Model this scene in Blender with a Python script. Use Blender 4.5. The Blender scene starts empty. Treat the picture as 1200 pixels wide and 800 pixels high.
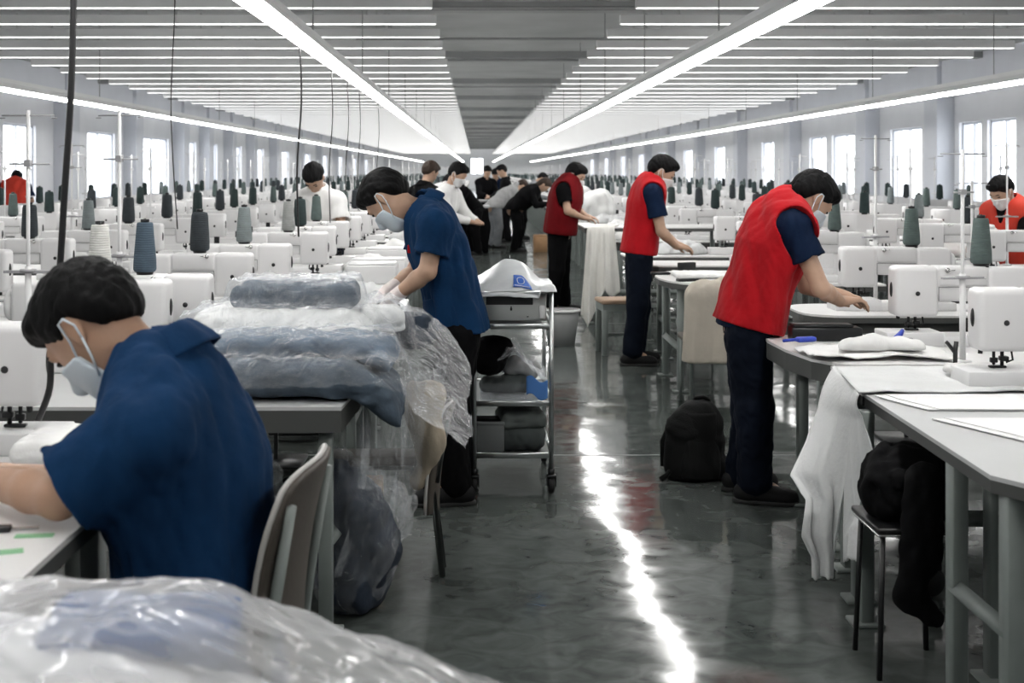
import bpy, bmesh, math, random
import numpy as np
from mathutils import Vector, Matrix, Euler
R = math.radians
PI = math.pi
rng = random.Random(7)
scn = bpy.context.scene
COL = scn.collection
F = 1500.0; CX = 557.0; HY = 200.0; CH = 1.55     # lens in pixels, vanishing point, camera height

def P3(px, py, D):
    return Vector(((px-CX)*D/F, D, CH-(py-HY)*D/F))

# ------------------------------------------------------------------ materials
def nd(nt, t, loc=(0, 0), **kw):
    n = nt.nodes.new(t); n.location = loc
    for k, v in kw.items(): setattr(n, k, v)
    return n
MATS = {}
def mat(name, col, rough=.5, metal=0., spec=.5, noise=0., nscale=8., bump=0., bscale=60., detail=4., stretch=None, emit=None, estr=0., sheen=0., coat=0.):
    if name in MATS: return MATS[name]
    m = bpy.data.materials.new(name); m.use_nodes = True
    nt = m.node_tree; b = nt.nodes['Principled BSDF']
    c = tuple(col)+(1,)
    b.inputs['Base Color'].default_value = c
    b.inputs['Roughness'].default_value = rough
    b.inputs['Metallic'].default_value = metal
    b.inputs['Specular IOR Level'].default_value = spec
    b.inputs['Sheen Weight'].default_value = sheen
    b.inputs['Coat Weight'].default_value = coat
    tc = nd(nt, 'ShaderNodeTexCoord')
    src = tc.outputs['Object']
    if stretch:
        mp = nd(nt, 'ShaderNodeMapping'); mp.inputs['Scale'].default_value = stretch
        nt.links.new(src, mp.inputs['Vector']); src = mp.outputs['Vector']
    if noise:
        n = nd(nt, 'ShaderNodeTexNoise'); n.inputs['Scale'].default_value = nscale; n.inputs['Detail'].default_value = detail
        nt.links.new(src, n.inputs['Vector'])
        r = nd(nt, 'ShaderNodeMapRange'); r.inputs['From Min'].default_value = .3; r.inputs['From Max'].default_value = .7
        r.inputs['To Min'].default_value = 1-noise; r.inputs['To Max'].default_value = 1+noise
        nt.links.new(n.outputs['Fac'], r.inputs['Value'])
        mx = nd(nt, 'ShaderNodeVectorMath', operation='SCALE'); mx.inputs[0].default_value = col
        nt.links.new(r.outputs['Result'], mx.inputs['Scale'])
        nt.links.new(mx.outputs['Vector'], b.inputs['Base Color'])
    if bump:
        n2 = nd(nt, 'ShaderNodeTexNoise'); n2.inputs['Scale'].default_value = bscale; n2.inputs['Detail'].default_value = 5
        nt.links.new(src, n2.inputs['Vector'])
        bp = nd(nt, 'ShaderNodeBump'); bp.inputs['Strength'].default_value = bump; bp.inputs['Distance'].default_value = .01
        nt.links.new(n2.outputs['Fac'], bp.inputs['Height']); nt.links.new(bp.outputs['Normal'], b.inputs['Normal'])
    if emit:
        b.inputs['Emission Color'].default_value = tuple(emit)+(1,); b.inputs['Emission Strength'].default_value = estr
    MATS[name] = m
    return m

def plastic_mat(name, base=.2, edge=.55, scale=14., tint=(.95, .97, 1.), rough=.12, bstr=1.0, crease=.3, bdist=.03, det=6):
    m = bpy.data.materials.new(name); m.use_nodes = True; nt = m.node_tree
    nt.nodes.remove(nt.nodes['Principled BSDF'])
    out = nt.nodes['Material Output']
    tc = nd(nt, 'ShaderNodeTexCoord')
    n = nd(nt, 'ShaderNodeTexNoise'); n.inputs['Scale'].default_value = scale; n.inputs['Detail'].default_value = det; n.inputs['Distortion'].default_value = 2.2
    nt.links.new(tc.outputs['Object'], n.inputs['Vector'])
    n2 = nd(nt, 'ShaderNodeTexNoise'); n2.noise_type = 'RIDGED_MULTIFRACTAL'; n2.inputs['Scale'].default_value = scale*.7; n2.inputs['Detail'].default_value = 3; n2.inputs['Distortion'].default_value = 1.2
    nt.links.new(tc.outputs['Object'], n2.inputs['Vector'])
    ad = nd(nt, 'ShaderNodeMath', operation='MULTIPLY_ADD'); ad.inputs[1].default_value = .5
    nt.links.new(n2.outputs['Fac'], ad.inputs[0]); nt.links.new(n.outputs['Fac'], ad.inputs[2])
    bp = nd(nt, 'ShaderNodeBump'); bp.inputs['Strength'].default_value = bstr; bp.inputs['Distance'].default_value = bdist
    nt.links.new(ad.outputs[0], bp.inputs['Height'])
    gl = nd(nt, 'ShaderNodeBsdfPrincipled'); gl.inputs['Base Color'].default_value = tint+(1,); gl.inputs['Roughness'].default_value = rough
    gl.inputs['Specular IOR Level'].default_value = 1.0
    nt.links.new(bp.outputs['Normal'], gl.inputs['Normal'])
    tr = nd(nt, 'ShaderNodeBsdfTransparent'); tr.inputs['Color'].default_value = (.97, .98, .985, 1)
    lw = nd(nt, 'ShaderNodeLayerWeight'); lw.inputs['Blend'].default_value = .35
    nt.links.new(bp.outputs['Normal'], lw.inputs['Normal'])
    mr = nd(nt, 'ShaderNodeMapRange'); mr.inputs['To Min'].default_value = base; mr.inputs['To Max'].default_value = edge
    nt.links.new(lw.outputs['Facing'], mr.inputs['Value'])
    # creases hold more film, so they read whiter
    cr = nd(nt, 'ShaderNodeMapRange'); cr.inputs['From Min'].default_value = .60; cr.inputs['From Max'].default_value = .95
    cr.inputs['To Min'].default_value = 0; cr.inputs['To Max'].default_value = crease
    nt.links.new(n2.outputs['Fac'], cr.inputs['Value'])
    sm = nd(nt, 'ShaderNodeMath', operation='ADD', use_clamp=True)
    nt.links.new(mr.outputs['Result'], sm.inputs[0]); nt.links.new(cr.outputs['Result'], sm.inputs[1])
    mix = nd(nt, 'ShaderNodeMixShader')
    nt.links.new(sm.outputs[0], mix.inputs[0]); nt.links.new(tr.outputs[0], mix.inputs[1]); nt.links.new(gl.outputs[0], mix.inputs[2])
    nt.links.new(mix.outputs[0], out.inputs['Surface'])
    return m

# ------------------------------------------------------------------ mesh builder
class MB:
    def __init__(s): s.v = []; s.f = []; s.m = []; s.sm = []
    def add(s, vs, fs, mi=0, smooth=False, M=None):
        o = len(s.v)
        for v in vs:
            v = Vector(v)
            s.v.append(tuple(M @ v) if M is not None else tuple(v))
        for f in fs:
            s.f.append([i+o for i in f]); s.m.append(mi); s.sm.append(smooth)
        return s
    def box(s, x0, x1, y0, y1, z0, z1, mi=0, bev=0., seg=2, M=None):
        bm = bmesh.new(); bmesh.ops.create_cube(bm, size=1)
        for v in bm.verts:
            v.co = Vector(((x0+x1)/2+v.co.x*(x1-x0), (y0+y1)/2+v.co.y*(y1-y0), (z0+z1)/2+v.co.z*(z1-z0)))
        if bev: bmesh.ops.bevel(bm, geom=list(bm.edges), offset=bev, segments=seg, profile=.5, affect='EDGES')
        bm.verts.index_update()
        s.add([v.co.copy() for v in bm.verts], [[v.index for v in f.verts] for f in bm.faces], mi, bool(bev), M); bm.free(); return s
    def tube(s, pts, r, mi=0, n=8, caps=True, M=None):
        pts = [Vector(p) for p in pts]; rs = r if isinstance(r, (list, tuple)) else [r]*len(pts)
        vs = []; fs = []; ref = None
        for i, p in enumerate(pts):
            t = (pts[min(i+1, len(pts)-1)]-pts[max(i-1, 0)]).normalized()
            if ref is None:
                ref = Vector((0, 0, 1)) if abs(t.z) < .9 else Vector((1, 0, 0))
                ref = (ref - t*ref.dot(t)).normalized()
            else: ref = (ref - t*ref.dot(t)).normalized()
            b = t.cross(ref)
            for k in range(n):
                a = 2*PI*k/n; vs.append(p+(ref*math.cos(a)+b*math.sin(a))*rs[i])
        for i in range(len(pts)-1):
            for k in range(n):
                k2 = (k+1) % n; fs.append([i*n+k, i*n+k2, (i+1)*n+k2, (i+1)*n+k])
        if caps: fs.append(list(range(n))[::-1]); fs.append([(len(pts)-1)*n+k for k in range(n)])
        return s.add(vs, fs, mi, True, M)
    def lathe(s, prof, c=(0, 0, 0), mi=0, n=20, M=None, caps=True):
        vs = []; fs = []; c = Vector(c)
        for r, z in prof:
            for k in range(n):
                a = 2*PI*k/n; vs.append(c+Vector((r*math.cos(a), r*math.sin(a), z)))
        for i in range(len(prof)-1):
            for k in range(n):
                k2 = (k+1) % n; fs.append([i*n+k, i*n+k2, (i+1)*n+k2, (i+1)*n+k])
        if caps: fs.append(list(range(n))[::-1]); fs.append([(len(prof)-1)*n+k for k in range(n)])
        return s.add(vs, fs, mi, True, M)
    def prism(s, poly, z0, z1, mi=0, M=None):
        n = len(poly)
        vs = [(x, y, z0) for x, y in poly]+[(x, y, z1) for x, y in poly]
        fs = [list(range(n))[::-1], [n+i for i in range(n)]]+[[i, (i+1) % n, n+(i+1) % n, n+i] for i in range(n)]
        return s.add(vs, fs, mi, False, M)
    def grid(s, fn, nu, nv, mi=0, closed_u=False):
        vs = []; fs = []
        for j in range(nv+1):
            for i in range(nu+(0 if closed_u else 1)):
                vs.append(fn(i/nu, j/nv))
        w = nu+(0 if closed_u else 1)
        for j in range(nv):
            for i in range(nu):
                i2 = (i+1) % w
                fs.append([j*w+i, j*w+i2, (j+1)*w+i2, (j+1)*w+i])
        return s.add(vs, fs, mi, True)
    def mesh(s, name, mats):
        me = bpy.data.meshes.new(name); me.from_pydata(s.v, [], s.f)
        for m in (mats if isinstance(mats, (list, tuple)) else [mats]): me.materials.append(m)
        me.polygons.foreach_set('material_index', s.m); me.polygons.foreach_set('use_smooth', s.sm)
        me.update(); return me
    def build(s, name, mats, parent=None):
        return link(name, s.mesh(name, mats), parent)

def link(name, me, parent=None):
    o = bpy.data.objects.new(name, me); COL.objects.link(o)
    if parent: o.parent = parent
    return o
def thing(name, label, cat, loc=(0, 0, 0), rz=0., group=None):
    o = bpy.data.objects.new(name, None); COL.objects.link(o); o.empty_display_size = .1
    o.location = loc; o.rotation_euler = (0, 0, rz)
    return tag(o, label, cat, group)
def tag(o, label, cat, group=None, kind=None):
    o['label'] = label; o['category'] = cat
    if group: o['group'] = group
    if kind: o['kind'] = kind
    return o
def struct(o, label=None, cat=None):
    o['kind'] = 'structure'
    if label: o['label'] = label
    if cat: o['category'] = cat
    return o
def dup(root, loc=None, rz=None, label=None, group=None):
    r = root.copy(); COL.objects.link(r)
    if loc is not None: r.location = loc
    if rz is not None: r.rotation_euler = (0, 0, rz)
    if label: r['label'] = label
    if group: r['group'] = group
    elif 'group' in r: del r['group']
    for ch in list(root.children):
        c = ch.copy(); COL.objects.link(c); c.parent = r
        for g in list(ch.children):
            d = g.copy(); COL.objects.link(d); d.parent = c
    return r
def solid(o, th, off=0.):
    m = o.modifiers.new('thick', 'SOLIDIFY'); m.thickness = th; m.offset = off; return o
def rooted(o, loc):
    """move a one-mesh thing's origin to its base"""
    loc = Vector(loc); o.data.transform(Matrix.Translation(-loc)); o.location = loc; return o
ORD = ['first', 'second', 'third', 'fourth', 'fifth', 'sixth', 'seventh', 'eighth', 'ninth', 'tenth', 'eleventh', 'twelfth']

# ------------------------------------------------------------------ signed distance modelling -> one smooth surface
V = lambda *a: np.array(a, dtype=np.float64)
def nrm(a): a = np.asarray(a, float); return a/np.linalg.norm(a)
class Sdf:
    def __init__(s, lo, hi, h):
        s.h = h; s.lo = np.asarray(lo, float)
        s.n = np.ceil((np.asarray(hi, float)-s.lo)/h).astype(int)+1
        s.a = np.full(s.n, 1., np.float32)
        s.ax = [(s.lo[i]+h*np.arange(s.n[i])).astype(np.float32) for i in range(3)]
    def sl(s, lo, hi, m):
        o = []
        for i in range(3):
            i0 = max(0, int((lo[i]-m-s.lo[i])/s.h)); i1 = min(s.n[i], int((hi[i]+m-s.lo[i])/s.h)+2)
            if i1 <= i0: return None
            o.append(slice(i0, i1))
        return tuple(o)
    def xyz(s, sl):
        return s.ax[0][sl[0]][:, None, None], s.ax[1][sl[1]][None, :, None], s.ax[2][sl[2]][None, None, :]
    def join(s, d, sl, k):
        c = s.a[sl]
        if k <= 0: s.a[sl] = np.minimum(c, d); return
        h = np.clip(.5+.5*(c-d)/k, 0, 1)
        s.a[sl] = c*(1-h)+d*h-k*h*(1-h)
    @staticmethod
    def d_cone(X, Y, Z, a, b, ra, rb, nrmv=None, fl=1.):
        a = np.asarray(a, float); b = np.asarray(b, float); ba = b-a; L = ba.dot(ba)+1e-12
        px, py, pz = X-a[0], Y-a[1], Z-a[2]
        if nrmv is not None:
            n = np.asarray(nrmv, float); n = n-ba*n.dot(ba)/L; n = n/np.linalg.norm(n)
            q = (px*n[0]+py*n[1]+pz*n[2])*(1/fl-1)
            px, py, pz = px+q*n[0], py+q*n[1], pz+q*n[2]
        t = np.clip((px*ba[0]+py*ba[1]+pz*ba[2])/L, 0, 1)
        dx, dy, dz = px-t*ba[0], py-t*ba[1], pz-t*ba[2]
        d = np.sqrt(dx*dx+dy*dy+dz*dz)-(ra+(rb-ra)*t)
        return d*(.5+.5*fl) if fl < 1 else d
    def cone(s, a, b, ra, rb, k=.02, n=None, fl=1.):
        lo = np.minimum(np.asarray(a)-ra, np.asarray(b)-rb); hi = np.maximum(np.asarray(a)+ra, np.asarray(b)+rb)
        sl = s.sl(lo, hi, k+3*s.h)
        if sl is None: return s
        s.join(s.d_cone(*s.xyz(sl), a, b, ra, rb, n, fl), sl, k); return s
    @staticmethod
    def d_ell(X, Y, Z, c, r, M=None):
        px, py, pz = X-c[0], Y-c[1], Z-c[2]
        if M is not None:
            px, py, pz = [M[i][0]*px+M[i][1]*py+M[i][2]*pz for i in range(3)]
        k0 = np.sqrt((px/r[0])**2+(py/r[1])**2+(pz/r[2])**2)
        k1 = np.sqrt((px/r[0]**2)**2+(py/r[1]**2)**2+(pz/r[2]**2)**2)+1e-9
        return k0*(k0-1)/k1
    def ell(s, c, r, M=None, k=.02):
        m = max(r); sl = s.sl(np.asarray(c)-m, np.asarray(c)+m, k+3*s.h)
        if sl is None: return s
        s.join(s.d_ell(*s.xyz(sl), c, r, M), sl, k); return s
    def full(s): return s.xyz((slice(None),)*3)
    def cut(s, p, n):
        """remove everything on the side n points to"""
        n = nrm(n); X, Y, Z = s.full()
        s.a = np.maximum(s.a, ((X-p[0])*n[0]+(Y-p[1])*n[1]+(Z-p[2])*n[2]).astype(np.float32)); return s
    def carve(s, a, b, ra, rb, n=None, fl=1.):
        m = max(ra, rb); lo = np.minimum(a, b)-m; hi = np.maximum(a, b)+m; sl = s.sl(lo, hi, 3*s.h)
        if sl is None: return s
        s.a[sl] = np.maximum(s.a[sl], -s.d_cone(*s.xyz(sl), a, b, ra, rb, n, fl)); return s
    def folds(s, amp, freq, seed, stretch=(1, 1, 1), band=.04):
        m = np.abs(s.a) < band
        idx = np.nonzero(m); r = np.random.RandomState(seed)
        p = np.stack([s.ax[i][idx[i]] for i in range(3)], 1).astype(np.float64)*np.asarray(stretch)
        w = np.zeros(len(p)); tot = 0
        warp = .55*np.sin(p @ (r.randn(3)*freq*.45)+r.rand()*6)+.55*np.sin(p @ (r.randn(3)*freq*.5)+r.rand()*6)
        for i in range(5):
            k = nrm(r.randn(3)*np.array([1, 1, .8]))*freq*(1+.45*i); a = 1/(1+.5*i); tot += a
            v = np.sin(p @ k + r.rand()*6.28 + 2.2*warp)
            w += a*(1-2*np.abs(v))
        s.a[idx] += (amp*w/tot*1.6).astype(np.float32)
        return s
    def mesh(s, name, mats, parent=None, smooth_it=1):
        a = s.a
        a = np.pad(a, 1, constant_values=1.0); lo = s.lo-s.h; h = s.h
        ins = a < 0
        n = np.array(a.shape)-1
        cnt = np.zeros(n, np.int8)
        C = [(i, j, k) for i in (0, 1) for j in (0, 1) for k in (0, 1)]
        for c in C: cnt += ins[c[0]:c[0]+n[0], c[1]:c[1]+n[1], c[2]:c[2]+n[2]]
        cell = np.argwhere((cnt > 0) & (cnt < 8))
        if len(cell) == 0: raise RuntimeError('empty sdf '+name)
        vid = np.full(n, -1, np.int64); vid[cell[:, 0], cell[:, 1], cell[:, 2]] = np.arange(len(cell))
        vals = {c: a[cell[:, 0]+c[0], cell[:, 1]+c[1], cell[:, 2]+c[2]] for c in C}
        acc = np.zeros((len(cell), 3)); num = np.zeros(len(cell))
        for c in C:
            for ax in range(3):
                if c[ax]: continue
                e = list(c); e[ax] = 1; e = tuple(e)
                va, vb = vals[c], vals[e]; m = (va < 0) != (vb < 0)
                t = np.where(m, va/np.where(m, va-vb, 1), 0)
                for q in range(3): acc[:, q] += np.where(m, c[q]+(t if q == ax else 0), 0)
                num += m
        vert = lo+h*(cell+acc/num[:, None])
        quads = []
        for ax in range(3):
            b, c = (ax+1) % 3, (ax+2) % 3
            sl0 = [slice(None)]*3; sl1 = [slice(None)]*3; sl0[ax] = slice(0, -1); sl1[ax] = slice(1, None)
            i0 = ins[tuple(sl0)]; i1 = ins[tuple(sl1)]
            for flip, mm in ((0, i0 & ~i1), (1, ~i0 & i1)):
                e = np.argwhere(mm)
                e = e[(e[:, b] > 0) & (e[:, c] > 0)]
                if not len(e): continue
                q = []
                for db, dc in ((1, 1), (0, 1), (0, 0), (1, 0)):
                    f = e.copy(); f[:, b] -= db; f[:, c] -= dc
                    q.append(vid[f[:, 0], f[:, 1], f[:, 2]])
                q = np.stack(q, 1)
                quads.append(q if not flip else q[:, ::-1])
        quads = np.concatenate(quads)
        quads = quads[(quads >= 0).all(1)]
        # light smoothing
        for _ in range(smooth_it):
            sm = np.zeros_like(vert); ct = np.zeros(len(vert))
            for i in range(4):
                u, w = quads[:, i], quads[:, (i+1) % 4]
                np.add.at(sm, u, vert[w]); np.add.at(sm, w, vert[u]); np.add.at(ct, u, 1); np.add.at(ct, w, 1)
            vert = vert*.5+.5*sm/np.maximum(ct, 1)[:, None]
        me = bpy.data.meshes.new(name)
        me.vertices.add(len(vert)); me.vertices.foreach_set('co', vert.astype(np.float32).ravel())
        me.loops.add(quads.size); me.loops.foreach_set('vertex_index', quads.astype(np.int32).ravel())
        me.polygons.add(len(quads)); me.polygons.foreach_set('loop_start', (np.arange(len(quads))*4).astype(np.int32))
        try: me.polygons.foreach_set('loop_total', np.full(len(quads), 4, np.int32))
        except Exception: pass
        me.polygons.foreach_set('use_smooth', np.ones(len(quads), bool))
        for m in (mats if isinstance(mats, (list, tuple)) else [mats]): me.materials.append(m)
        me.update(calc_edges=True); me.validate()
        return link(name, me, parent)
# ------------------------------------------------------------------ people
SKIN = mat('skin', (.44, .28, .195), .5, noise=.10, nscale=14, bump=.08, bscale=160)
SKIN2 = mat('skin_warm', (.37, .22, .145), .5, noise=.10, nscale=14, bump=.08, bscale=160)
HAIR = mat('black_hair', (.003, .003, .0033), .7, spec=.14, bump=.3, bscale=130, stretch=(1, 1, .3))
HAIRB = mat('brown_hair', (.03, .018, .012), .6, spec=.25, bump=.4, bscale=90)
MASKM = mat('mask_paper', (.62, .70, .76), .8, bump=.15, bscale=200)
MASKW = mat('mask_white', (.78, .78, .78), .8)
BLUE = mat('blue_workwear', (.0045, .026, .074), .9, spec=.12, noise=.22, nscale=5, bump=.22, bscale=45)
BLUED = mat('blue_workwear_dark', (.005, .02, .06), .85, noise=.2, nscale=5, bump=.2, bscale=45)
NAVY = mat('navy_trousers', (.0035, .006, .013), .9, spec=.12, noise=.25, nscale=5, bump=.3, bscale=40)
NAVYT = mat('navy_tshirt', (.004, .011, .032), .9, spec=.12, noise=.2, nscale=6, bump=.2, bscale=50)
BLACKC = mat('black_cloth', (.0035, .0035, .004), .95, spec=.1, noise=.25, nscale=5, bump=.25, bscale=40)
RED = mat('red_vest', (.38, .005, .010), .85, spec=.15, noise=.14, nscale=6, bump=.28, bscale=40, sheen=.05)
REDD = mat('red_vest_deep', (.12, .004, .006), .9, spec=.12, noise=.14, nscale=6, bump=.2, bscale=40)
ORANGE = mat('orange_red_vest', (.55, .035, .015), .8, noise=.12, nscale=6, bump=.2, bscale=40)
GREYC = mat('grey_coat', (.28, .28, .28), .9, noise=.15, nscale=4, bump=.2, bscale=30)
GREYJ = mat('grey_jeans', (.16, .17, .18), .9, noise=.25, nscale=5)
WHITEC = mat('white_cotton', (.78, .78, .77), .9, noise=.05, nscale=5, bump=.15, bscale=60)
SHOE = mat('black_shoe', (.006, .006, .0065), .65, spec=.25, bump=.1)
SOLE = mat('shoe_sole', (.02, .02, .02), .8)
EYE = mat('eye_dark', (.015, .01, .008), .25)
GLOVE = mat('white_glove', (.74, .66, .64), .85, bump=.2, bscale=80)

def headframe(pitch, yaw=0., roll=0.):
    f = V(math.cos(yaw)*math.cos(pitch), math.sin(yaw)*math.cos(pitch), -math.sin(pitch))
    l = nrm(np.cross(V(0, 0, 1), f)); u = np.cross(f, l)
    if roll: l, u = l*math.cos(roll)+u*math.sin(roll), u*math.cos(roll)-l*math.sin(roll)
    return f, l, u

def hand(S, w, d, n, side, L=1., curl=(.35, .5, .4), k=.006, spread=.012):
    """palm and five bent fingers: d points along the hand, n out of the palm, side towards the thumb"""
    d = nrm(d); n = nrm(n-d*np.dot(n, d)); side = nrm(side-d*np.dot(side, d)-n*np.dot(side, n))
    kn = w+d*.088*L
    S.cone(w, w+d*.03, .027*L, .033*L, .02, n, .72)
    for o in (-.026, -.009, .009, .026): S.cone(w+d*.02+side*o*.7, kn+side*o, .0165*L, .0125*L, .010)
    for o, ln in ((.027, .072), (.009, .080), (-.009, .074), (-.027, .057)):
        p = kn+side*o*L; dd = nrm(d+side*o*spread*40); a = 0
        for q, (frac, c) in enumerate(zip((.45, .31, .24), curl)):
            a += c
            e = p+(dd*math.cos(a)+n*math.sin(a))*ln*frac*L
            S.cone(p, e, (.0095-.0008*q)*L, (.0088-.0009*q)*L, .004); p = e
    t0 = w+d*.022*L+side*.024*L; t1 = t0+nrm(d*.6+side*.75+n*.35)*.042*L; t2 = t1+nrm(d*.85+side*.35+n*.45)*.032*L; t3 = t2+nrm(d*.95+n*.4)*.024*L
    S.cone(t0, t1, .016*L, .0125*L, .010); S.cone(t1, t2, .0115*L, .0105*L, .004); S.cone(t2, t3, .0105*L, .0085*L, .003)

def loft_band(name, c, ax, fw, prof, m, parent, gap=.35, n=40, sx=1., sy=1., thick=.003):
    """open band around an axis (collars): prof = (radius, height)"""
    ax = nrm(ax); fw = nrm(fw-ax*np.dot(fw, ax)); lf = np.cross(ax, fw)
    mb = MB()
    def fn(u, v):
        i = v*(len(prof)-1); i0 = min(int(i), len(prof)-2); t = i-i0
        r = prof[i0][0]*(1-t)+prof[i0+1][0]*t; h = prof[i0][1]*(1-t)+prof[i0+1][1]*t
        a = gap+(2*PI-2*gap)*u
        wob = 1+.025*math.sin(5*a+1)+.02*math.sin(9*a)
        drop = -.012*math.exp(-((u-.5)/.5)**2*6)*0
        p = c+ax*(h+drop)+fw*math.cos(a)*r*sx*wob+lf*math.sin(a)*r*sy*wob
        return p
    mb.grid(fn, n, (len(prof)-1)*3)
    o = mb.build(name, m, parent); return solid(o, thick)

def figure(label, base, rz, J, top='shirt', tm=None, sleeve_m=None, vest_m=None, trm=None, skin=None, hairm=None, maskm=None, h=.006,
           group=None, gloves=False, fold=.006, ease=.022, collar=True, shoes=True, hem=None, long_hair=False, fingers=True, seed=1, slv=.72, long_sleeve=False, eyes=True, hood=False, build=1., vneck=False, pocket=False, hair_drop=0., sh_w=.195, hslope=.12):
    skin = skin or SKIN; hairm = hairm or HAIR
    root = thing('person', label, 'person', (base[0], base[1], 0), rz, group)
    A = {k: np.array(v, float) for k, v in J.items() if k not in ('pitch', 'yaw', 'roll', 'hs')}
    f, l, u = headframe(J.get('pitch', 0.), J.get('yaw', 0.), J.get('roll', 0.))
    HF = np.stack([f, l, u])
    hc = A['head']
    hs = J.get('hs', 1.05)
    hp = lambda a, b, c: hc+(f*a+l*b+u*c)*hs
    pel, chest, neck = A['pelvis'], A['chest'], A['neck']
    waist = A.get('waist', pel*.55+chest*.45)
    sp = nrm(neck-pel); fwd = nrm(V(1, 0, 0)-sp*sp[0]); 
    pts = np.array(list(A.values())); lo = pts.min(0)-.2; hi = pts.max(0)+.2
    lo[2] = max(lo[2], -.01) if lo[2] > -.25 else lo[2]
    # ---- body, one surface
    def build_torso(S, e, k=.05):
        w = build
        S.cone(pel, waist, (.150+e)*w, (.138+e)*w, k, fwd, .74)
        S.cone(waist, chest, (.138+e)*w, (.165+e)*w, k, fwd, .70)
        S.cone(chest, chest*.35+neck*.65, (.160+e)*w, (.110+e)*w, k, fwd, .68)
        ms = (A['shL']+A['shR'])/2
        for s_ in ('L', 'R'):
            sh = A['sh'+s_]
            S.cone(neck*.6+chest*.4, sh, (.075+e), (.056+e), k)
            S.cone(neck, sh*.75+neck*.25, (.05+e*.8), (.05+e*.8), k)
    def build_head(S, e=0., ear=True, k=.025):
        S.ell(hp(-.012, 0, .022), (.100*hs+e, .078*hs+e, .094*hs+e), HF, k)
        S.ell(hp(.030, 0, -.035), (.064*hs+e, .062*hs+e, .085*hs+e), HF, k)
        S.cone(hp(.0, .0, -.06), hp(.066, 0, -.098), .054*hs+e, .026*hs+e, k)
        S.cone(hp(.085, 0, -.002), hp(.108, 0, -.042), .008+e, .0125+e, .012)
        S.cone(hp(.080, .035, .024), hp(.080, -.035, .024), .012+e, .012+e, .02)
        if ear:
            for q in (1, -1):
                S.ell(hp(-.012, q*.079, -.012), (.019, .009, .032), HF, .008)
                S.ell(hp(-.006, q*.077, -.036), (.010, .008, .012), HF, .006)
    B = Sdf(lo, hi, h)
    build_torso(B, -.012)
    B.cone(neck-sp*.04, hp(-.022, 0, -.055), .060, .054, .03)
    build_head(B)
    B.cone(hp(.088, .022, -.068), hp(.088, -.022, -.068), .007, .007, .008)   # lips
    for s_ in ('L', 'R'):
        sh, el, wr = A['sh'+s_], A['el'+s_], A['wr'+s_]
        B.cone(sh, el, .050, .041, .02); m = el*.7+wr*.3
        B.cone(el, m, .041, .041, .015); B.cone(m, wr, .041, .0265, .015)
        hd = A.get('hd'+s_, wr-el); pn = A.get('pn'+s_, V(0, 0, -1.)); th = A.get('th'+s_, V(0, 1. if s_ == 'R' else -1., 0))
        if not gloves: hand(B, wr, hd, pn, th) if fingers else B.cone(wr, wr+nrm(hd)*.13, .03, .022, .02)
        if A.get('kn'+s_) is not None:
            hi_, kn, an = A['hi'+s_], A['kn'+s_], A['an'+s_]
            B.cone(hi_, kn, .078, .050, .03); B.cone(kn, an, .052, .034, .02)
            B.cone(an, an+V(.10, 0, -.045), .034, .022, .02)
    body = B.mesh('body', skin, root)
    if gloves:
        for s_ in ('L', 'R'):
            wr, el = A['wr'+s_], A['el'+s_]
            lo_, hi_ = wr-.2, wr+.2
            G = Sdf(lo_, hi_, min(h, .005)); hd = A.get('hd'+s_, wr-el)
            G.cone(wr-nrm(wr-el)*.05, wr, .034, .032, .01)
            hand(G, wr, hd, A.get('pn'+s_, V(0, 0, -1.)), A.get('th'+s_, V(0, 1. if s_ == 'R' else -1., 0)), 1.08)
            g = G.mesh('glove', GLOVE, root); g['label'] = 'thin white glove'
    # ---- hair
    hh = min(h, .005)
    S = Sdf(hc-.2, hc+.2, hh)
    S.ell(hp(-.014, 0, .030), (.110*hs, .090*hs, .102*hs), HF, .02)
    S.ell(hp(.045, 0, .080), (.058*hs, .066*hs, .036*hs), HF, .03)
    S.ell(hp(-.062, 0, -.01), (.048*hs, .072*hs, .072*hs), HF, .03)
    S.folds(.004, 70, seed, (1, 1, .4), band=.03)
    X, Y, Z = S.full(); dx, dy, dz = X-hc[0], Y-hc[1], Z-hc[2]
    FF = (dx*f[0]+dy*f[1]+dz*f[2])/hs; UU = (dx*u[0]+dy*u[1]+dz*u[2])/hs
    hl = np.interp(FF, [-.14, -.085, -.045, -.028, .0, .018, .045, .070, .10, .14], [-.085-hair_drop, -.080-hair_drop, -.050-hair_drop, .004-hair_drop, .020-hair_drop, -.004-hair_drop, .022, .052, .062, .062])
    S.a = S.a+(.011*(1-np.clip((UU-hl)/.055, 0, 1))**1.3).astype(np.float32)
    S.a = np.maximum(S.a, ((hl-UU)*.7).astype(np.float32))
    if long_hair:
        S.cone(hp(-.06, 0, -.02), hp(-.07, 0, -.17), .075, .05, .03)
    S.mesh('hair', hairm, root)
    # ---- face mask
    if maskm:
        S = Sdf(hc-.19, hc+.19, min(h, .005)); build_head(S, .011, False, .04)
        S.cut(hp(.028, 0, 0), -f)
        S.cut(hp(.10, 0, -.010), nrm(u-f*.42))
        mk = S.mesh('face_mask', maskm, root)
        for q in (1, -1):
            mb = MB(); mb.tube([hp(.034, q*.070, -.046), hp(.010, q*.082, -.02), hp(-.006, q*.088, .016), hp(-.022, q*.090, .012)], .0026, 0, 6)
            mb.tube([hp(.034, q*.064, -.098), hp(.006, q*.079, -.072), hp(-.016, q*.087, -.04)], .0026, 0, 6)
            mb.tube([hp(-.022, q*.090, .012), hp(-.027, q*.090, -.015), hp(-.016, q*.087, -.04)], .0026, 0, 6); mb.build('ear_loop', maskm, mk)
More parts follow.
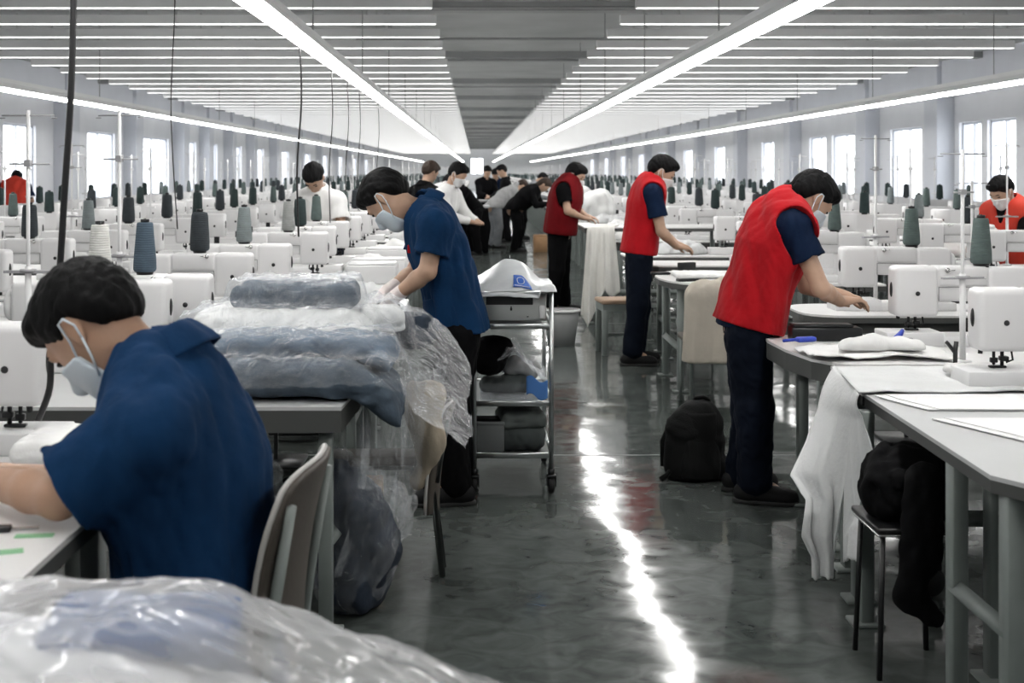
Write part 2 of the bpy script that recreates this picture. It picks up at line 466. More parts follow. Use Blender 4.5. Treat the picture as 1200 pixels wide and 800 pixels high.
    if eyes:
        for q in (1, -1):
            mb = MB(); 
            M = Matrix([list(f)+[0], list(l)+[0], list(u)+[0], [0, 0, 0, 1]]).transposed()
            M.translation = Vector(hp(.0835, q*.031, .003))
            bm = bmesh.new(); bmesh.ops.create_uvsphere(bm, u_segments=12, v_segments=8, radius=1)
            mb.add([Vector((v.co.x*.009, v.co.y*.015, v.co.z*.0055)) for v in bm.verts], [[v.index for v in fc.verts] for fc in bm.faces], 0, True, M); bm.free()
            mb.build('eye', EYE, root)
            mb = MB(); mb.tube([hp(.093, q*.016, .026), hp(.092, q*.033, .031), hp(.082, q*.048, .025)], [.003, .004, .002], 0, 6); mb.build('eyebrow', hairm, root)
    # ---- shirt
    hemz = hem if hem is not None else pel[2]-.05
    def neck_open(S, r=.072):
        S.carve(neck+sp*.015-V(.0, 0, 0), hp(-.02, 0, -.04), r, r+.02)
    S = Sdf(lo-.03, hi+.03, h)
    build_torso(S, ease)
    S.cone(pel, pel-sp*.16, (.152+ease), (.158+ease), .04, fwd, .76)
    for s_ in ('L', 'R'):
        sh, el, wr = A['sh'+s_], A['el'+s_], A['wr'+s_]
        if long_sleeve:
            S.cone(sh, el, .068, .062, .03); S.cone(el, el*.12+wr*.88, .06, .045, .02)
        else:
            e_ = sh*(1-slv)+el*slv
            T = Sdf(lo-.03, hi+.03, h); T.cone(sh, sh+(el-sh)*1.15, .068, .090, 0); T.cut(e_, el-sh)
            if not vneck: pass
            T.carve(e_-nrm(el-sh)*.05, el+(el-sh)*.3, .060, .086)
            kk = .022; c = S.a; d = T.a; hq = np.clip(.5+.5*(c-d)/kk, 0, 1); S.a = c*(1-hq)+d*hq-kk*hq*(1-hq)
    if vest_m is None: S.folds(fold, 15, seed+3, (1, 1, .22), band=.06); S.folds(fold*.3, 38, seed+9, (.8, .8, .5), band=.03)
    else: S.folds(fold*.6, 22, seed+3, (1, 1, .7))
    S.cut((pel[0], pel[1], hemz), (-.06, 0, -1)); neck_open(S)
    shirt = S.mesh('shirt', sleeve_m or tm, root)
    if collar:
        nd_ = nrm(nrm(hp(-.022, 0, -.055)-neck)*.5+sp*.5)
        if vest_m is None:
            pr = [(.066, -.012), (.069, .022), (.072, .046), (.078, .050), (.088, .036), (.104, .004), (.112, -.020)]
            c_ = loft_band('collar', neck+sp*.012-f*.006, nd_, f, pr, tm, root, .42, sx=1.05, sy=1.02)
    if pocket:
        for q in (1, -1):
            S = Sdf(lo-.03, hi+.03, h); build_torso(S, ease+(.024 if vest_m is not None else .008)); S.cone(pel, pel-sp*.15, (.162+ease), (.170+ease), .04, fwd, .76)
            pc = pel+sp*.07+fwd*.14*.74+np.cross(sp, fwd)*q*.115
            X, Y, Z = S.full()
            rt = np.cross(sp, fwd); pc = pc+rt*q*0
            du = (X-pc[0])*rt[0]+(Y-pc[1])*rt[1]+(Z-pc[2])*rt[2]; dv = (X-pc[0])*sp[0]+(Y-pc[1])*sp[1]+(Z-pc[2])*sp[2]
            dw = (X-pc[0])*fwd[0]+(Y-pc[1])*fwd[1]+(Z-pc[2])*fwd[2]
            S.a = np.maximum(S.a, np.maximum(np.maximum(np.abs(du)-.075, np.abs(dv)-.075), -.12-dw).astype(np.float32))
            try: S.mesh('pocket', vest_m or tm, root)
            except RuntimeError: pass
    # ---- vest over it
    if vest_m is not None:
        S = Sdf(lo-.03, hi+.03, h)
        build_torso(S, ease+.021)
        S.cone(pel, pel-sp*.14, (.160+ease), (.168+ease), .04, fwd, .76)
        S.folds(fold, 15, seed+5, (1, 1, .25), band=.06); S.folds(fold*.3, 40, seed+11, (.8, .8, .5), band=.03)
        for s_ in ('L', 'R'):
            sh, el = A['sh'+s_], A['el'+s_]; ad = nrm(el-sh)
            out = V(0, 1. if s_ == 'L' else -1., 0)
            S.carve(sh-ad*.03+out*.055, sh+ad*.13+out*.075, .085, .088)
        S.cut((pel[0], pel[1], hemz+.0), (-hslope, 0, -1)); neck_open(S, .074)
        if vneck:
            fr = nrm(V(1, 0, .1)); ctr = neck+fwd*.12
            S.carve(ctr+sp*.05, ctr-sp*.06, .075, .045); S.carve(ctr-sp*.06, ctr-sp*.24, .045, .006)
        vest = S.mesh('vest', vest_m, root)
        if collar and not vneck:
            nd_ = nrm(nrm(hp(-.022, 0, -.055)-neck)*.5+sp*.5)
            pr = [(.078, -.018), (.076, .012), (.078, .026), (.083, .024), (.088, .0), (.098, -.018)]
            loft_band('collar', neck+sp*.012-f*.004, nd_, f, pr, vest_m, root, .55, sx=1.06, sy=1.04)
    # ---- trousers and shoes
    if 'knL' in A:
        S = Sdf(lo-.03, hi+.03, h)
        S.cone(pel, (A['hiL']+A['hiR'])/2, .158, .15, .04, fwd, .72)
        ends = []
        for s_ in ('L', 'R'):
            hi_, kn, an = A['hi'+s_], A['kn'+s_], A['an'+s_]
            S.cone(hi_, kn, .106, .082, .03); S.cone(kn, an-nrm(an-kn)*.0, .082, .074, .03)
        S.folds(.007, 15, seed+21, (1, 1, .6), band=.06); S.folds(.003, 40, seed+22, (1, 1, .8))
        zc = min(A['anL'][2], A['anR'][2])
        if shoes: S.cut((0, 0, min(zc, .1)-.035), (0, 0, -1))
        S.mesh('trousers', trm, root)
        if shoes:
            for s_ in ('L', 'R'):
                an = A['an'+s_]; td = nrm(A.get('td'+s_, V(1, 0, 0)))
                hl_ = V(an[0], an[1], 0)-td*.055; toe = V(an[0], an[1], 0)+td*.165
                T = Sdf(np.minimum(hl_, toe)-.09, np.maximum(hl_, toe)+np.array([.09, .09, .19]), min(h, .007))
                T.cone(hl_+V(0, 0, .045), toe+V(0, 0, .032), .043, .037, .02); T.cone(hl_+td*.03+V(0, 0, .05), an+V(0, 0, .02), .048, .046, .03)
                T.cone(hl_+td*.1+V(0, 0, .04), toe-td*.03+V(0, 0, .03), .047, .045, .02)
                T.cut((0, 0, .004), (0, 0, -1))
                sh_ = T.mesh('shoe', SHOE, root)
                T = Sdf(np.minimum(hl_, toe)-.09, np.maximum(hl_, toe)+.09, .006)
                T.cone(hl_, toe, .047, .043, .01); T.cone(hl_+td*.1, toe-td*.03, .051, .05, .01); T.cut((0, 0, .020), (0, 0, 1)); T.cut((0, 0, 0.001), (0, 0, -1))
                T.mesh('sole', SOLE, sh_)
    if hood:
        S = Sdf(hc-.25, hc+.25, min(h, .008)); S.cone(neck+sp*.02, hp(-.09, 0, -.09), .085, .06, .03); S.folds(.004, 25, 4); S.mesh('hood', tm, root)
    return root

def posed(D, x0, s):
    """points of a person standing with the foot line at pixel x0, depth D, facing s (+1 to the right of the photo)"""
    def pt(px, py, y=0.):
        De = D+s*y                       # a near shoulder stands nearer the lens than the middle of the body
        return (s*((px-CX)*De/F-(x0-CX)*D/F), y, CH-(py-HY)*De/F)
    return pt
def sides(d, s, **near_far):
    """near/far joints to L/R: the camera sees the right side of a person facing right, the left of one facing left"""
    n, fz = ('R', 'L') if s > 0 else ('L', 'R')
    for k, (a, b) in near_far.items(): d[k+n] = a; d[k+fz] = b
    return d

def build_people():
    # the man sitting at the front table
    D = 2.66; s = -1; pt = posed(D, 230, s); X0 = (230-CX)*D/F
    J = dict(head=pt(94, 387), pitch=R(58), yaw=R(-6), hs=1.10, neck=pt(190, 432), chest=pt(214, 545), waist=pt(232, 660), pelvis=pt(240, 770))
    sides(J, s, sh=(pt(202, 512, .205), pt(170, 485, -.175)), el=(pt(94, 590, .250), pt(70, 580, -.22)), wr=(pt(-46, 575, .12), pt(-30, 572, -.02)),
          hi=(pt(232, 800, .10), pt(232, 800, -.10)), kn=((.42, .14, .50), (.42, -.14, .50)), an=((.36, .14, .085), (.36, -.12, .085)))
    figure('man in dark blue short sleeved shirt sitting bent over the front table', (X0, D), R(180-14), J, tm=BLUE, trm=NAVY, skin=SKIN2, maskm=MASKM, h=.005, seed=2, fold=.011, ease=.026, hem=.42, slv=.82, build=1.16)
    # the man standing by the trolley in blue
    D = 6.05; s = -1; pt = posed(D, 527, s); X0 = (527-CX)*D/F
    J = dict(head=pt(453, 233), pitch=R(60), yaw=R(-24), hs=1.1, neck=pt(497, 247), chest=pt(514, 290), waist=pt(527, 335), pelvis=pt(535, 376))
    sides(J, s, sh=(pt(511, 266, .19), pt(500, 262, -.19)), el=(pt(501, 318, .21), pt(487, 318, -.2)), wr=(pt(462, 348, .12), pt(455, 340, -.08)),
          hd=((.8, -.2, -.62), (.8, .2, -.6)), hi=(pt(535, 392, .095), pt(535, 392, -.095)), kn=(pt(524, 480, .10), pt(530, 480, -.11)), an=(pt(533, 563, .10), pt(537, 561, -.13)),
          td=((1, .15, 0), (1, -.2, 0)))
    p2 = figure('man in blue short sleeved work shirt standing at the table beside the trolley', (X0, D), R(180), J, tm=BLUE, trm=BLACKC, maskm=MASKM, h=.006, seed=5, gloves=True, fold=.011, ease=.026, hem=CH-(388-HY)*D/F, slv=.60, pocket=True)
    bd = MB().box(.176, .196, .045, .080, 1.165, 1.205, 0, .004, 1).build('badge', RED, p2); bd['label'] = 'small red badge'
    # the bent man in the bright red vest
    D = 6.1; s = 1; pt = posed(D, 884, s); X0 = (884-CX)*D/F
    J = dict(head=pt(951, 233), pitch=R(50), yaw=R(18), hs=1.05, neck=pt(918, 246), chest=pt(904, 290), waist=pt(888, 338), pelvis=pt(877, 378))
    sides(J, s, sh=(pt(931, 268, -.19), pt(915, 262, .19)), el=(pt(962, 338, -.24), pt(945, 335, .22)), wr=(pt(985, 353, -.04), pt(985, 345, .16)),
          hd=((.9, .35, .05), (.9, -.1, -.2)), hi=(pt(877, 394, -.095), pt(877, 394, .095)), kn=(pt(884, 480, -.11), pt(878, 480, .11)), an=(pt(884, 562, -.12), pt(868, 560, .13)),
          td=((1, -.25, 0), (1, .3, 0)))
    figure('man in bright red vest and navy sleeves bending to a sewing machine beside the backpack', (X0, D), 0, J, tm=NAVYT, vest_m=RED, trm=NAVY, maskm=MASKM, h=.006, seed=8, fold=.010, hem=CH-(382-HY)*D/F, slv=.50, build=1.12, hslope=.26)
    # red vest, middle distance
    D = 10.3; s = 1; pt = posed(D, 747, s); X0 = (747-CX)*D/F
    J = dict(head=pt(776, 201), pitch=R(34), yaw=R(-5), neck=pt(763, 215), chest=pt(757, 240), waist=pt(752, 268), pelvis=pt(749, 290))
    sides(J, s, sh=(pt(765, 228, -.185), pt(760, 226, .185)), el=(pt(775, 271, -.22), pt(772, 268, .2)), wr=(pt(793, 289, -.08), pt(793, 286, .1)), hd=((.9, .2, -.15), (.9, 0, -.2)),
          hi=(pt(749, 302, -.095), pt(749, 302, .095)), kn=(pt(747, 357, -.10), pt(749, 357, .10)), an=(pt(741, 411, -.10), pt(745, 410, .12)))
    figure('man in red vest with navy sleeves upright at the oval ended table', (X0, D), 0, J, tm=NAVYT, vest_m=RED, trm=NAVY, maskm=MASKW, h=.009, seed=12, fold=.006, hem=CH-(297-HY)*D/F, slv=.62)
    D = 14.0; s = 1; pt = posed(D, 651, s); X0 = (651-CX)*D/F
    J = dict(head=pt(675, 205), pitch=R(30), yaw=R(-15), neck=pt(668, 215), chest=pt(663, 233), waist=pt(659, 252), pelvis=pt(657, 268))
    sides(J, s, sh=(pt(665, 224, -.185), pt(664, 224, .185)), el=(pt(671, 247, -.24), pt(672, 245, .2)), wr=(pt(685, 255, -.06), pt(686, 253, .08)), hd=((.9, .2, -.15), (.9, 0, -.2)),
          hi=(pt(656, 277, -.095), pt(656, 277, .095)), kn=(pt(655, 317, -.10), pt(656, 317, .12)), an=(pt(648, 357, -.10), pt(658, 355, .12)))
    figure('person in dark red vest and black sleeves beside the long hanging cream cloth', (X0, D), R(-12), J, tm=BLACKC, vest_m=REDD, trm=BLACKC, maskm=MASKW, h=.010, seed=14, fold=.005, hem=CH-(274-HY)*D/F, slv=.6, build=1.28)
    # red vest at the edge of the photo, facing this way
    D = 10.92; X0 = (1186-CX)*D/F
    J = dict(head=(.14, 0, 1.375), pitch=R(36), neck=(.03, 0, 1.27), chest=(.0, 0, 1.10), waist=(-.03, 0, .95), pelvis=(-.05, 0, .80))
    J.update(shL=(.04, .19, 1.19), shR=(.04, -.19, 1.19), elL=(.15, .25, .96), elR=(.15, -.25, .96), wrL=(.36, .12, .92), wrR=(.36, -.12, .92), hiL=(-.05, .095, .75), hiR=(-.05, -.095, .75), knL=(.02, .1, .44), knR=(.02, -.1, .44), anL=(0, .1, .085), anR=(0, -.1, .085))
    figure('masked worker in orange red v-neck vest over black shirt facing the camera', (X0, D), R(-150), J, tm=BLACKC, vest_m=ORANGE, trm=NAVY, maskm=MASKW, h=.009, seed=17, fold=.005, hem=.72, vneck=True)
    # operator whose head shows over the cones
    D = 11.35; X0 = (374-CX)*D/F
    J2 = {k: (V(v[0], v[1], v[2]+.09) if not isinstance(v, float) else v) for k, v in J.items()}
    J2['pitch'] = R(58); J2['head'] = V(.16, 0, 1.49)
    J2['anL'] = V(0, .1, .085); J2['anR'] = V(0, -.1, .085)
    figure('worker with bowed black haired head showing above the yarn cones', (X0+.0, D), R(-100), J2, tm=WHITEC, trm=NAVY, maskm=None, h=.011, seed=19, hem=.8, fingers=False)
    # red back by the window wall
    D = 21.2; X0 = (17-CX)*D/F
    J3 = dict(J2); J3['pitch'] = R(50); J3['head'] = V(.2, 0, 1.42)
    figure('worker in orange red vest by the far window wall beyond the thread stands', (X0, D), R(100), J3, tm=NAVYT, vest_m=ORANGE, trm=NAVY, h=.013, seed=23, hem=.75, fingers=False, eyes=False)
    # ---- the crowd around the inspection tables
    def crowd(label, px, D, rz, lean, tm, trm, hm=None, scale=1., **k):
        X = (px-CX)*D/F; c = math.sin(lean); q = math.cos(lean)
        def up(t, y=0, fx=0): return (c*t+fx*q-.02, y, .86+q*t-fx*c)
        Jc = dict(head=up(.70, 0, .06), pitch=lean*.75+R(22), neck=up(.50), chest=up(.30), waist=up(.14), pelvis=up(0))
        for s_, y in (('L', 1), ('R', -1)):
            sh = up(.43, .18*y); el = (sh[0]+.12, .22*y, sh[2]-.24); wr = (sh[0]+.32, .10*y, max(.93, sh[2]-.30))
            Jc.update({'sh'+s_: sh, 'el'+s_: el, 'wr'+s_: wr, 'hi'+s_: (-.02, .095*y, .80), 'kn'+s_: (.03, .10*y, .45), 'an'+s_: (-.03, .11*y, .085)})
        return figure(label, (X, D), rz, Jc, tm=tm, trm=trm, hairm=hm, h=.014, fingers=False, eyes=False, fold=.008, **k)
    crowd('worker in white shirt with black hair bending over beside the blue-shirted man', 516, 14.88, R(-25), R(16), WHITEC, NAVY, seed=31, long_sleeve=True, hair_drop=.02, maskm=MASKW)
    crowd('brown haired worker in dark clothes behind the blue-shirted man', 493, 16.03, R(40), R(10), BLACKC, BLACKC, HAIRB, seed=33, long_sleeve=True, hair_drop=.03)
    crowd('worker in grey hooded coat and grey jeans bending over a black table', 581, 25.5, R(20), R(52), GREYC, GREYJ, HAIRB, seed=35, long_sleeve=True, hood=True, build=1.25)
    crowd('long haired worker in black coat bending over beside the grey coat', 606, 24.3, R(-15), R(48), BLACKC, BLACKC, HAIRB, seed=37, long_sleeve=True, long_hair=True, build=1.45)
    crowd('dark haired worker in black leaning on the black table top', 556, 23.4, R(200), R(40), BLACKC, BLACKC, seed=39, long_sleeve=True, long_hair=True)
    crowd('black haired worker standing behind the grey coated worker, first of the far heads', 568, 29.5, R(-70), R(12), BLACKC, NAVY, seed=41, long_sleeve=True)
    crowd('dark clothed worker in the far aisle straight behind the grey hood', 583, 31, R(-100), R(25), NAVYT, NAVY, seed=43, long_sleeve=True)
    crowd('tallest dark haired worker upright at the end of the crowd', 594, 27.5, R(180), R(6), BLACKC, BLACKC, seed=45, long_sleeve=True)
    crowd('worker in dark grey stooping beside the white fabric heap', 612, 29, R(0), R(38), GREYJ, BLACKC, seed=47, long_sleeve=True)
# ------------------------------------------------------------------ the hall
XL, XR, Y0, Y1, ZC = -8.0, 8.3, -6.0, 112.0, 3.45
LEDZ = 2.335; BARZ = CH+1.40
LED_E = 29.0; BAR_E = 2.3
WALL = mat('wall_paint', (.85, .86, .89), .8, noise=.03, nscale=1.5)
PIL = mat('pilaster_paint', (.72, .74, .79), .8, noise=.03, nscale=1.5)
CEIL = mat('ceiling_concrete', (.44, .455, .45), .85, noise=.10, nscale=1.2, bump=.05, bscale=20)
BEAM = mat('beam_concrete', (.36, .37, .37), .85, noise=.08, nscale=1.5)
WHITEM = mat('white_metal', (.72, .72, .72), .45)
BODYG = mat('light_body', (.82, .83, .83), .5)
TUBE = mat('led_tube', (.9, .9, .9), .4, emit=(1., .985, .965), estr=LED_E)
TUBEB = mat('batten_tube', (.9, .9, .9), .4, emit=(1., .985, .965), estr=BAR_E)
WFRAME = mat('window_frame', (.55, .57, .62), .5)

def floor_mat():
    m = bpy.data.materials.new('polished_floor'); m.use_nodes = True; nt = m.node_tree; b = nt.nodes['Principled BSDF']
    tc = nd(nt, 'ShaderNodeTexCoord')
    def noise(scale, detail=5, dist=0., stretch=None):
        n = nd(nt, 'ShaderNodeTexNoise'); n.inputs['Scale'].default_value = scale; n.inputs['Detail'].default_value = detail; n.inputs['Distortion'].default_value = dist
        src = tc.outputs['Object']
        if stretch:
            mp = nd(nt, 'ShaderNodeMapping'); mp.inputs['Scale'].default_value = stretch; nt.links.new(src, mp.inputs['Vector']); src = mp.outputs['Vector']
        nt.links.new(src, n.inputs['Vector']); return n
    big = noise(1.1, 6, .6, (1, .8, 1)); fine = noise(8, 9, 1.0, (1., 1.15, 1))
    mx = nd(nt, 'ShaderNodeMath', operation='MULTIPLY_ADD'); mx.inputs[1].default_value = .55
    nt.links.new(fine.outputs['Fac'], mx.inputs[0])
    m2 = nd(nt, 'ShaderNodeMath', operation='MULTIPLY'); m2.inputs[1].default_value = .5
    nt.links.new(big.outputs['Fac'], m2.inputs[0]); nt.links.new(m2.outputs[0], mx.inputs[2])
    cr = nd(nt, 'ShaderNodeValToRGB'); e = cr.color_ramp.elements
    e[0].position = .34; e[0].color = (.034, .041, .038, 1); e[1].position = .68; e[1].color = (.108, .121, .115, 1)
    nt.links.new(mx.outputs[0], cr.inputs['Fac']); nt.links.new(cr.outputs['Color'], b.inputs['Base Color'])
    rr = nd(nt, 'ShaderNodeMapRange'); rr.inputs['From Min'].default_value = .3; rr.inputs['From Max'].default_value = .7; rr.inputs['To Min'].default_value = .05; rr.inputs['To Max'].default_value = .15
    nt.links.new(mx.outputs[0], rr.inputs['Value']); nt.links.new(rr.outputs['Result'], b.inputs['Roughness'])
    b.inputs['Specular IOR Level'].default_value = .20
    wv = noise(1.05, 1, .4); w2 = noise(5, 1)
    ad = nd(nt, 'ShaderNodeMath', operation='MULTIPLY_ADD'); ad.inputs[1].default_value = .10
    nt.links.new(w2.outputs['Fac'], ad.inputs[0]); nt.links.new(wv.outputs['Fac'], ad.inputs[2])
    bp = nd(nt, 'ShaderNodeBump'); bp.inputs['Strength'].default_value = .6; bp.inputs['Distance'].default_value = .035
    nt.links.new(ad.outputs[0], bp.inputs['Height']); nt.links.new(bp.outputs['Normal'], b.inputs['Normal'])
    return m

WIN_L = [(21.7, 23.3), (26.4, 28.4), (30.5, 33.4), (35.2, 36.7), (38.1, 39.7), (42.2, 43.8), (46.3, 48.4), (53, 55), (60, 62), (67, 69), (75, 77), (84, 86), (93, 95)]
WIN_R = [(19.65, 20.75), (21.0, 21.95), (23.8, 25.6), (28.0, 29.8), (30.3, 31.8), (35.6, 37.1), (42.6, 44.4), (49, 51), (56, 58), (63, 65), (71, 73), (80, 82), (90, 92)]
PIL_L = [24.6, 29.4, 34.2, 37.4, 41.0, 45.0, 50, 57.5, 64.5, 72, 80, 89]
PIL_R = [17.6, 22.5, 26.6, 32.9, 39.4, 46.5, 53.5, 60.5, 68, 76, 86]
WZ0, WZ1 = .95, 2.37

def build_room():
    mb = MB(); mb.box(XL-.3, XR+.3, Y0-.3, Y1+.3, -.12, 0); struct(mb.build('floor', floor_mat()))
    mb = MB(); mb.box(XL-.3, XR+.3, Y0-.3, Y1+.3, ZC, ZC+.15); struct(mb.build('ceiling', CEIL))
    for side, X, wins in (('left', XL, WIN_L), ('right', XR, WIN_R)):
        x0, x1 = (X-.25, X) if side == 'left' else (X, X+.25)
        mb = MB(); prev = Y0
        for a, b in wins:
            mb.box(x0, x1, prev, a, 0, ZC); mb.box(x0, x1, a, b, 0, WZ0); mb.box(x0, x1, a, b, WZ1, ZC); prev = b
        mb.box(x0, x1, prev, Y1, 0, ZC)
        struct(mb.build('wall_'+side, WALL))
    mb = MB(); mb.box(XL-.25, -.45, Y1, Y1+.25, 0, ZC); mb.box(.75, XR+.25, Y1, Y1+.25, 0, ZC); mb.box(-.45, .75, Y1, Y1+.25, 0, 1.2); mb.box(-.45, .75, Y1, Y1+.25, 2.7, ZC); struct(mb.build('wall_end', WALL))
    mb = MB()
    for x in (-.45, .11, .67): mb.box(x, x+.08, Y1+.06, Y1+.14, 1.2, 2.7)
    mb.box(-.45, .75, Y1+.06, Y1+.14, 1.2, 1.28); mb.box(-.45, .75, Y1+.06, Y1+.14, 2.62, 2.7); struct(mb.build('window_0', WFRAME))
    mb = MB(); mb.box(XL-.25, XR+.25, Y0-.25, Y0, 0, ZC); struct(mb.build('wall_behind', WALL))
    n = 0
    GL = bpy.data.materials.new('window_glass'); GL.use_nodes = True; nt = GL.node_tree; nt.nodes.remove(nt.nodes['Principled BSDF'])
    t = nd(nt, 'ShaderNodeBsdfTransparent'); g = nd(nt, 'ShaderNodeBsdfGlossy'); g.inputs['Roughness'].default_value = .02; mx = nd(nt, 'ShaderNodeMixShader'); mx.inputs[0].default_value = .06
    nt.links.new(t.outputs[0], mx.inputs[1]); nt.links.new(g.outputs[0], mx.inputs[2]); nt.links.new(mx.outputs[0], nt.nodes['Material Output'].inputs['Surface'])
    for X, wins, sg in ((XL, WIN_L, -1), (XR, WIN_R, 1)):
        for a, b in wins:
            n += 1
            x0, x1 = X+sg*.06, X+sg*.14
            x0, x1 = min(x0, x1), max(x0, x1)
            mb = MB(); w = .035
            mb.box(x0, x1, a, a+w, WZ0, WZ1); mb.box(x0, x1, b-w, b, WZ0, WZ1); mb.box(x0, x1, a, b, WZ0, WZ0+w); mb.box(x0, x1, a, b, WZ1-w, WZ1)
            fr = struct(mb.build('window_%d' % n, WFRAME))
            c = (a+b)/2
            mb = MB(); mb.box(x0+.01, x1-.01, c-.02, c+.02, WZ0+w, WZ1-w); mb.build('mullion', WFRAME, fr)
            mb = MB(); mb.box((x0+x1)/2-.004, (x0+x1)/2+.004, a+w, b-w, WZ0+w, WZ1-w); mb.build('pane', GL, fr)
    k = 0
    for X, ps, sg in ((XL, PIL_L, 1), (XR, PIL_R, -1)):
        for y in ps:
            k += 1; mb = MB(); x0, x1 = sorted((X, X+sg*.30)); mb.box(x0, x1, y-.32, y+.32, 0, ZC); struct(mb.build('trim_%d' % k, PIL))
        k += 1; mb = MB(); x0, x1 = sorted((X, X+sg*.22)); mb.box(x0, x1, Y0, Y1, 2.95, ZC); struct(mb.build('trim_%d' % k, PIL))
    for y in list(np.arange(8.5, 110, 6.0)):
        k += 1; mb = MB(); mb.box(XL, XR, y-.12, y+.12, ZC-.10, ZC); struct(mb.build('trim_%d' % k, BEAM))
    JM = mat('floor_joint', (.17, .18, .175), .5)
    for y in (1.0, 6.98, 13.0, 19.0):
        k += 1; mb = MB(); mb.box(XL, XR, y-.008, y+.008, -.002, .0012); struct(mb.build('trim_%d' % k, JM))
    # slim conduits under the ceiling of the aisle
    for i, y in enumerate((11.6, 13.9, 17.2, 20.5, 27)):
        mb = MB(); mb.tube([(-1.6, y, ZC-.13), (2.6, y, ZC-.13)], .018, 0, 8); mb.box(-1.2, -1.15, y-.02, y+.02, ZC-.13, ZC); mb.box(2.2, 2.25, y-.02, y+.02, ZC-.13, ZC)
        o = mb.build('conduit', BEAM); tag(o, 'thin grey conduit crossing under the aisle ceiling, %s from the front' % ORD[i], 'pipe', 'ceiling conduits')
    # cross battens: rows of lamps over the tables on both sides of the aisle
    def batten(x0, x1, hang):
        mb = MB(); L = x1-x0
        mb.box(x0, x1, -.035, .035, .0, .085, 0)
        b = mb.mesh('body', BODYG)
        mb = MB(); mb.box(x0+.01, x1-.01, -.034, .034, -.005, .002, 0, .002, 1); t = mb.mesh('tube', TUBEB)
        mb = MB()
        hg = []
        for q in (.12, .5, .88): hg.append(MB().tube([(x0+L*q, 0, .074), (x0+L*q, 0, ZC-BARZ)], .006, 0, 6).mesh('hanger', BEAM))
        return b, t, hg
    for sd, nm, x0, x1 in ((-1, 'blue-shirt', -5.9, -.37), (1, 'red-vest', 1.38, 6.15)):
        b, t, hg = batten(x0, x1, True); q = 0
        for j in range(-6, 78):
            y = 11.02+1.2*j
            r = thing('batten_lamp', '', 'ceiling light', (0, y, BARZ))
            if j < 0: r['label'] = 'white batten lamp across the hall above and behind the camera, %s side' % nm; r['group'] = 'overhead batten lamps, %s side' % nm
            elif j < 8: r['label'] = '%s white batten lamp from the top of the photo above the %s side' % (ORD[j], nm); r['group'] = 'batten lamps, %s side' % nm
            else: r['label'] = 'distant white batten lamp in the close ranks over the %s side' % nm; r['group'] = 'distant batten lamps, %s side' % nm
            link('body', b, r); link('tube', t, r)
            if j < 8:
                for h_ in hg: link('hanger', h_, r)
    # long continuous LED lines along the machine rows
    for X, lab in ((-1.04, 'long LED light line above the aisle row of blue-shirt machines'), (1.56, 'long LED light line above the aisle row of red-vest machines'),
                   (-4.52, 'long LED light line nearer the window wall, blue-shirt side'), (4.78, 'long LED light line nearer the window wall, red-vest side')):
        r = thing('light_line', lab, 'ceiling light', (X, 0, LEDZ))
        mb = MB(); mb.prism([(-.02, 0), (.02, 0), (.02, 105), (-.02, 105)], .04, .10)
        vs = [(-.06, 0, .004), (.06, 0, .004), (.025, 0, .06), (-.025, 0, .06), (-.06, 105, .004), (.06, 105, .004), (.025, 105, .06), (-.025, 105, .06)]
        mb.add(vs, [[0, 1, 2, 3][::-1], [4, 5, 6, 7], [0, 1, 5, 4][::-1], [1, 2, 6, 5][::-1], [2, 3, 7, 6][::-1], [3, 0, 4, 7][::-1]])
        mb.build('trunking', BODYG, r)
        mb = MB(); mb.box(-.052, .052, .03, 1.15, -.022, .004, 0, .008, 1); tm_ = mb.mesh('tube', TUBE)
        far = MB(); j = 0; y = -4.8
        while y < 110:
            if y < 0: y += 1.2; continue
            if j < 84: o = link('tube', tm_, r); o.location = (0, y, 0)
            else: far.box(-.050, .050, y+.02, y+1.17, -.022, .004)
            y += 1.2; j += 1
        o = far.build('tube', TUBE, r); o['kind'] = 'stuff'
        mb = MB()
        hm = MB().tube([(0, 0, .09), (0, 0, ZC-LEDZ)], .005, 0, 6).mesh('hanger', BEAM)
        for yy in np.arange(1, 60, 3.6): o = link('hanger', hm, r); o.location = (0, yy, 0)
# ------------------------------------------------------------------ sewing tables, machines, cones, thread stands
MW = mat('machine_enamel', (.74, .735, .735), .32, spec=.5, noise=.015, nscale=3)
MW2 = mat('machine_bed', (.70, .70, .70), .35)
DKM = mat('dark_metal', (.02, .021, .022), .35, metal=.6)
SEAM = mat('seam_grey', (.22, .22, .22), .6)
STEEL = mat('bright_steel', (.6, .6, .6), .22, metal=1.)
BLK = mat('black_plastic', (.008, .008, .009), .4)
TOPW = mat('table_laminate', (.74, .735, .73), .35, noise=.02, nscale=3)
TOPG = mat('table_laminate_grey', (.52, .53, .53), .4, noise=.03, nscale=4)
EDGE = mat('table_edge', (.065, .068, .065), .6)
LEGM = mat('leg_paint', (.19, .215, .205), .5, noise=.06, nscale=10)
LEGD = mat('leg_dark', (.06, .068, .065), .55, noise=.08, nscale=10)
GREYP = mat('grey_plastic', (.35, .35, .36), .5)
def yarn(name, c): 
    m = mat(name, c, .9, noise=.12, nscale=30)
    if 'wv' in m: return m
    nt = m.node_tree; b = nt.nodes['Principled BSDF']; tc = nd(nt, 'ShaderNodeTexCoord')
    w = nd(nt, 'ShaderNodeTexWave'); w.bands_direction = 'Z'; w.inputs['Scale'].default_value = 34; w.inputs['Distortion'].default_value = 2.5; w.inputs['Detail'].default_value = 3
    nt.links.new(tc.outputs['Object'], w.inputs['Vector'])
    bp = nd(nt, 'ShaderNodeBump'); bp.inputs['Strength'].default_value = .5; bp.inputs['Distance'].default_value = .004
    nt.links.new(w.outputs['Fac'], bp.inputs['Height']); nt.links.new(bp.outputs['Normal'], b.inputs['Normal'])
    m['wv'] = 1; return m
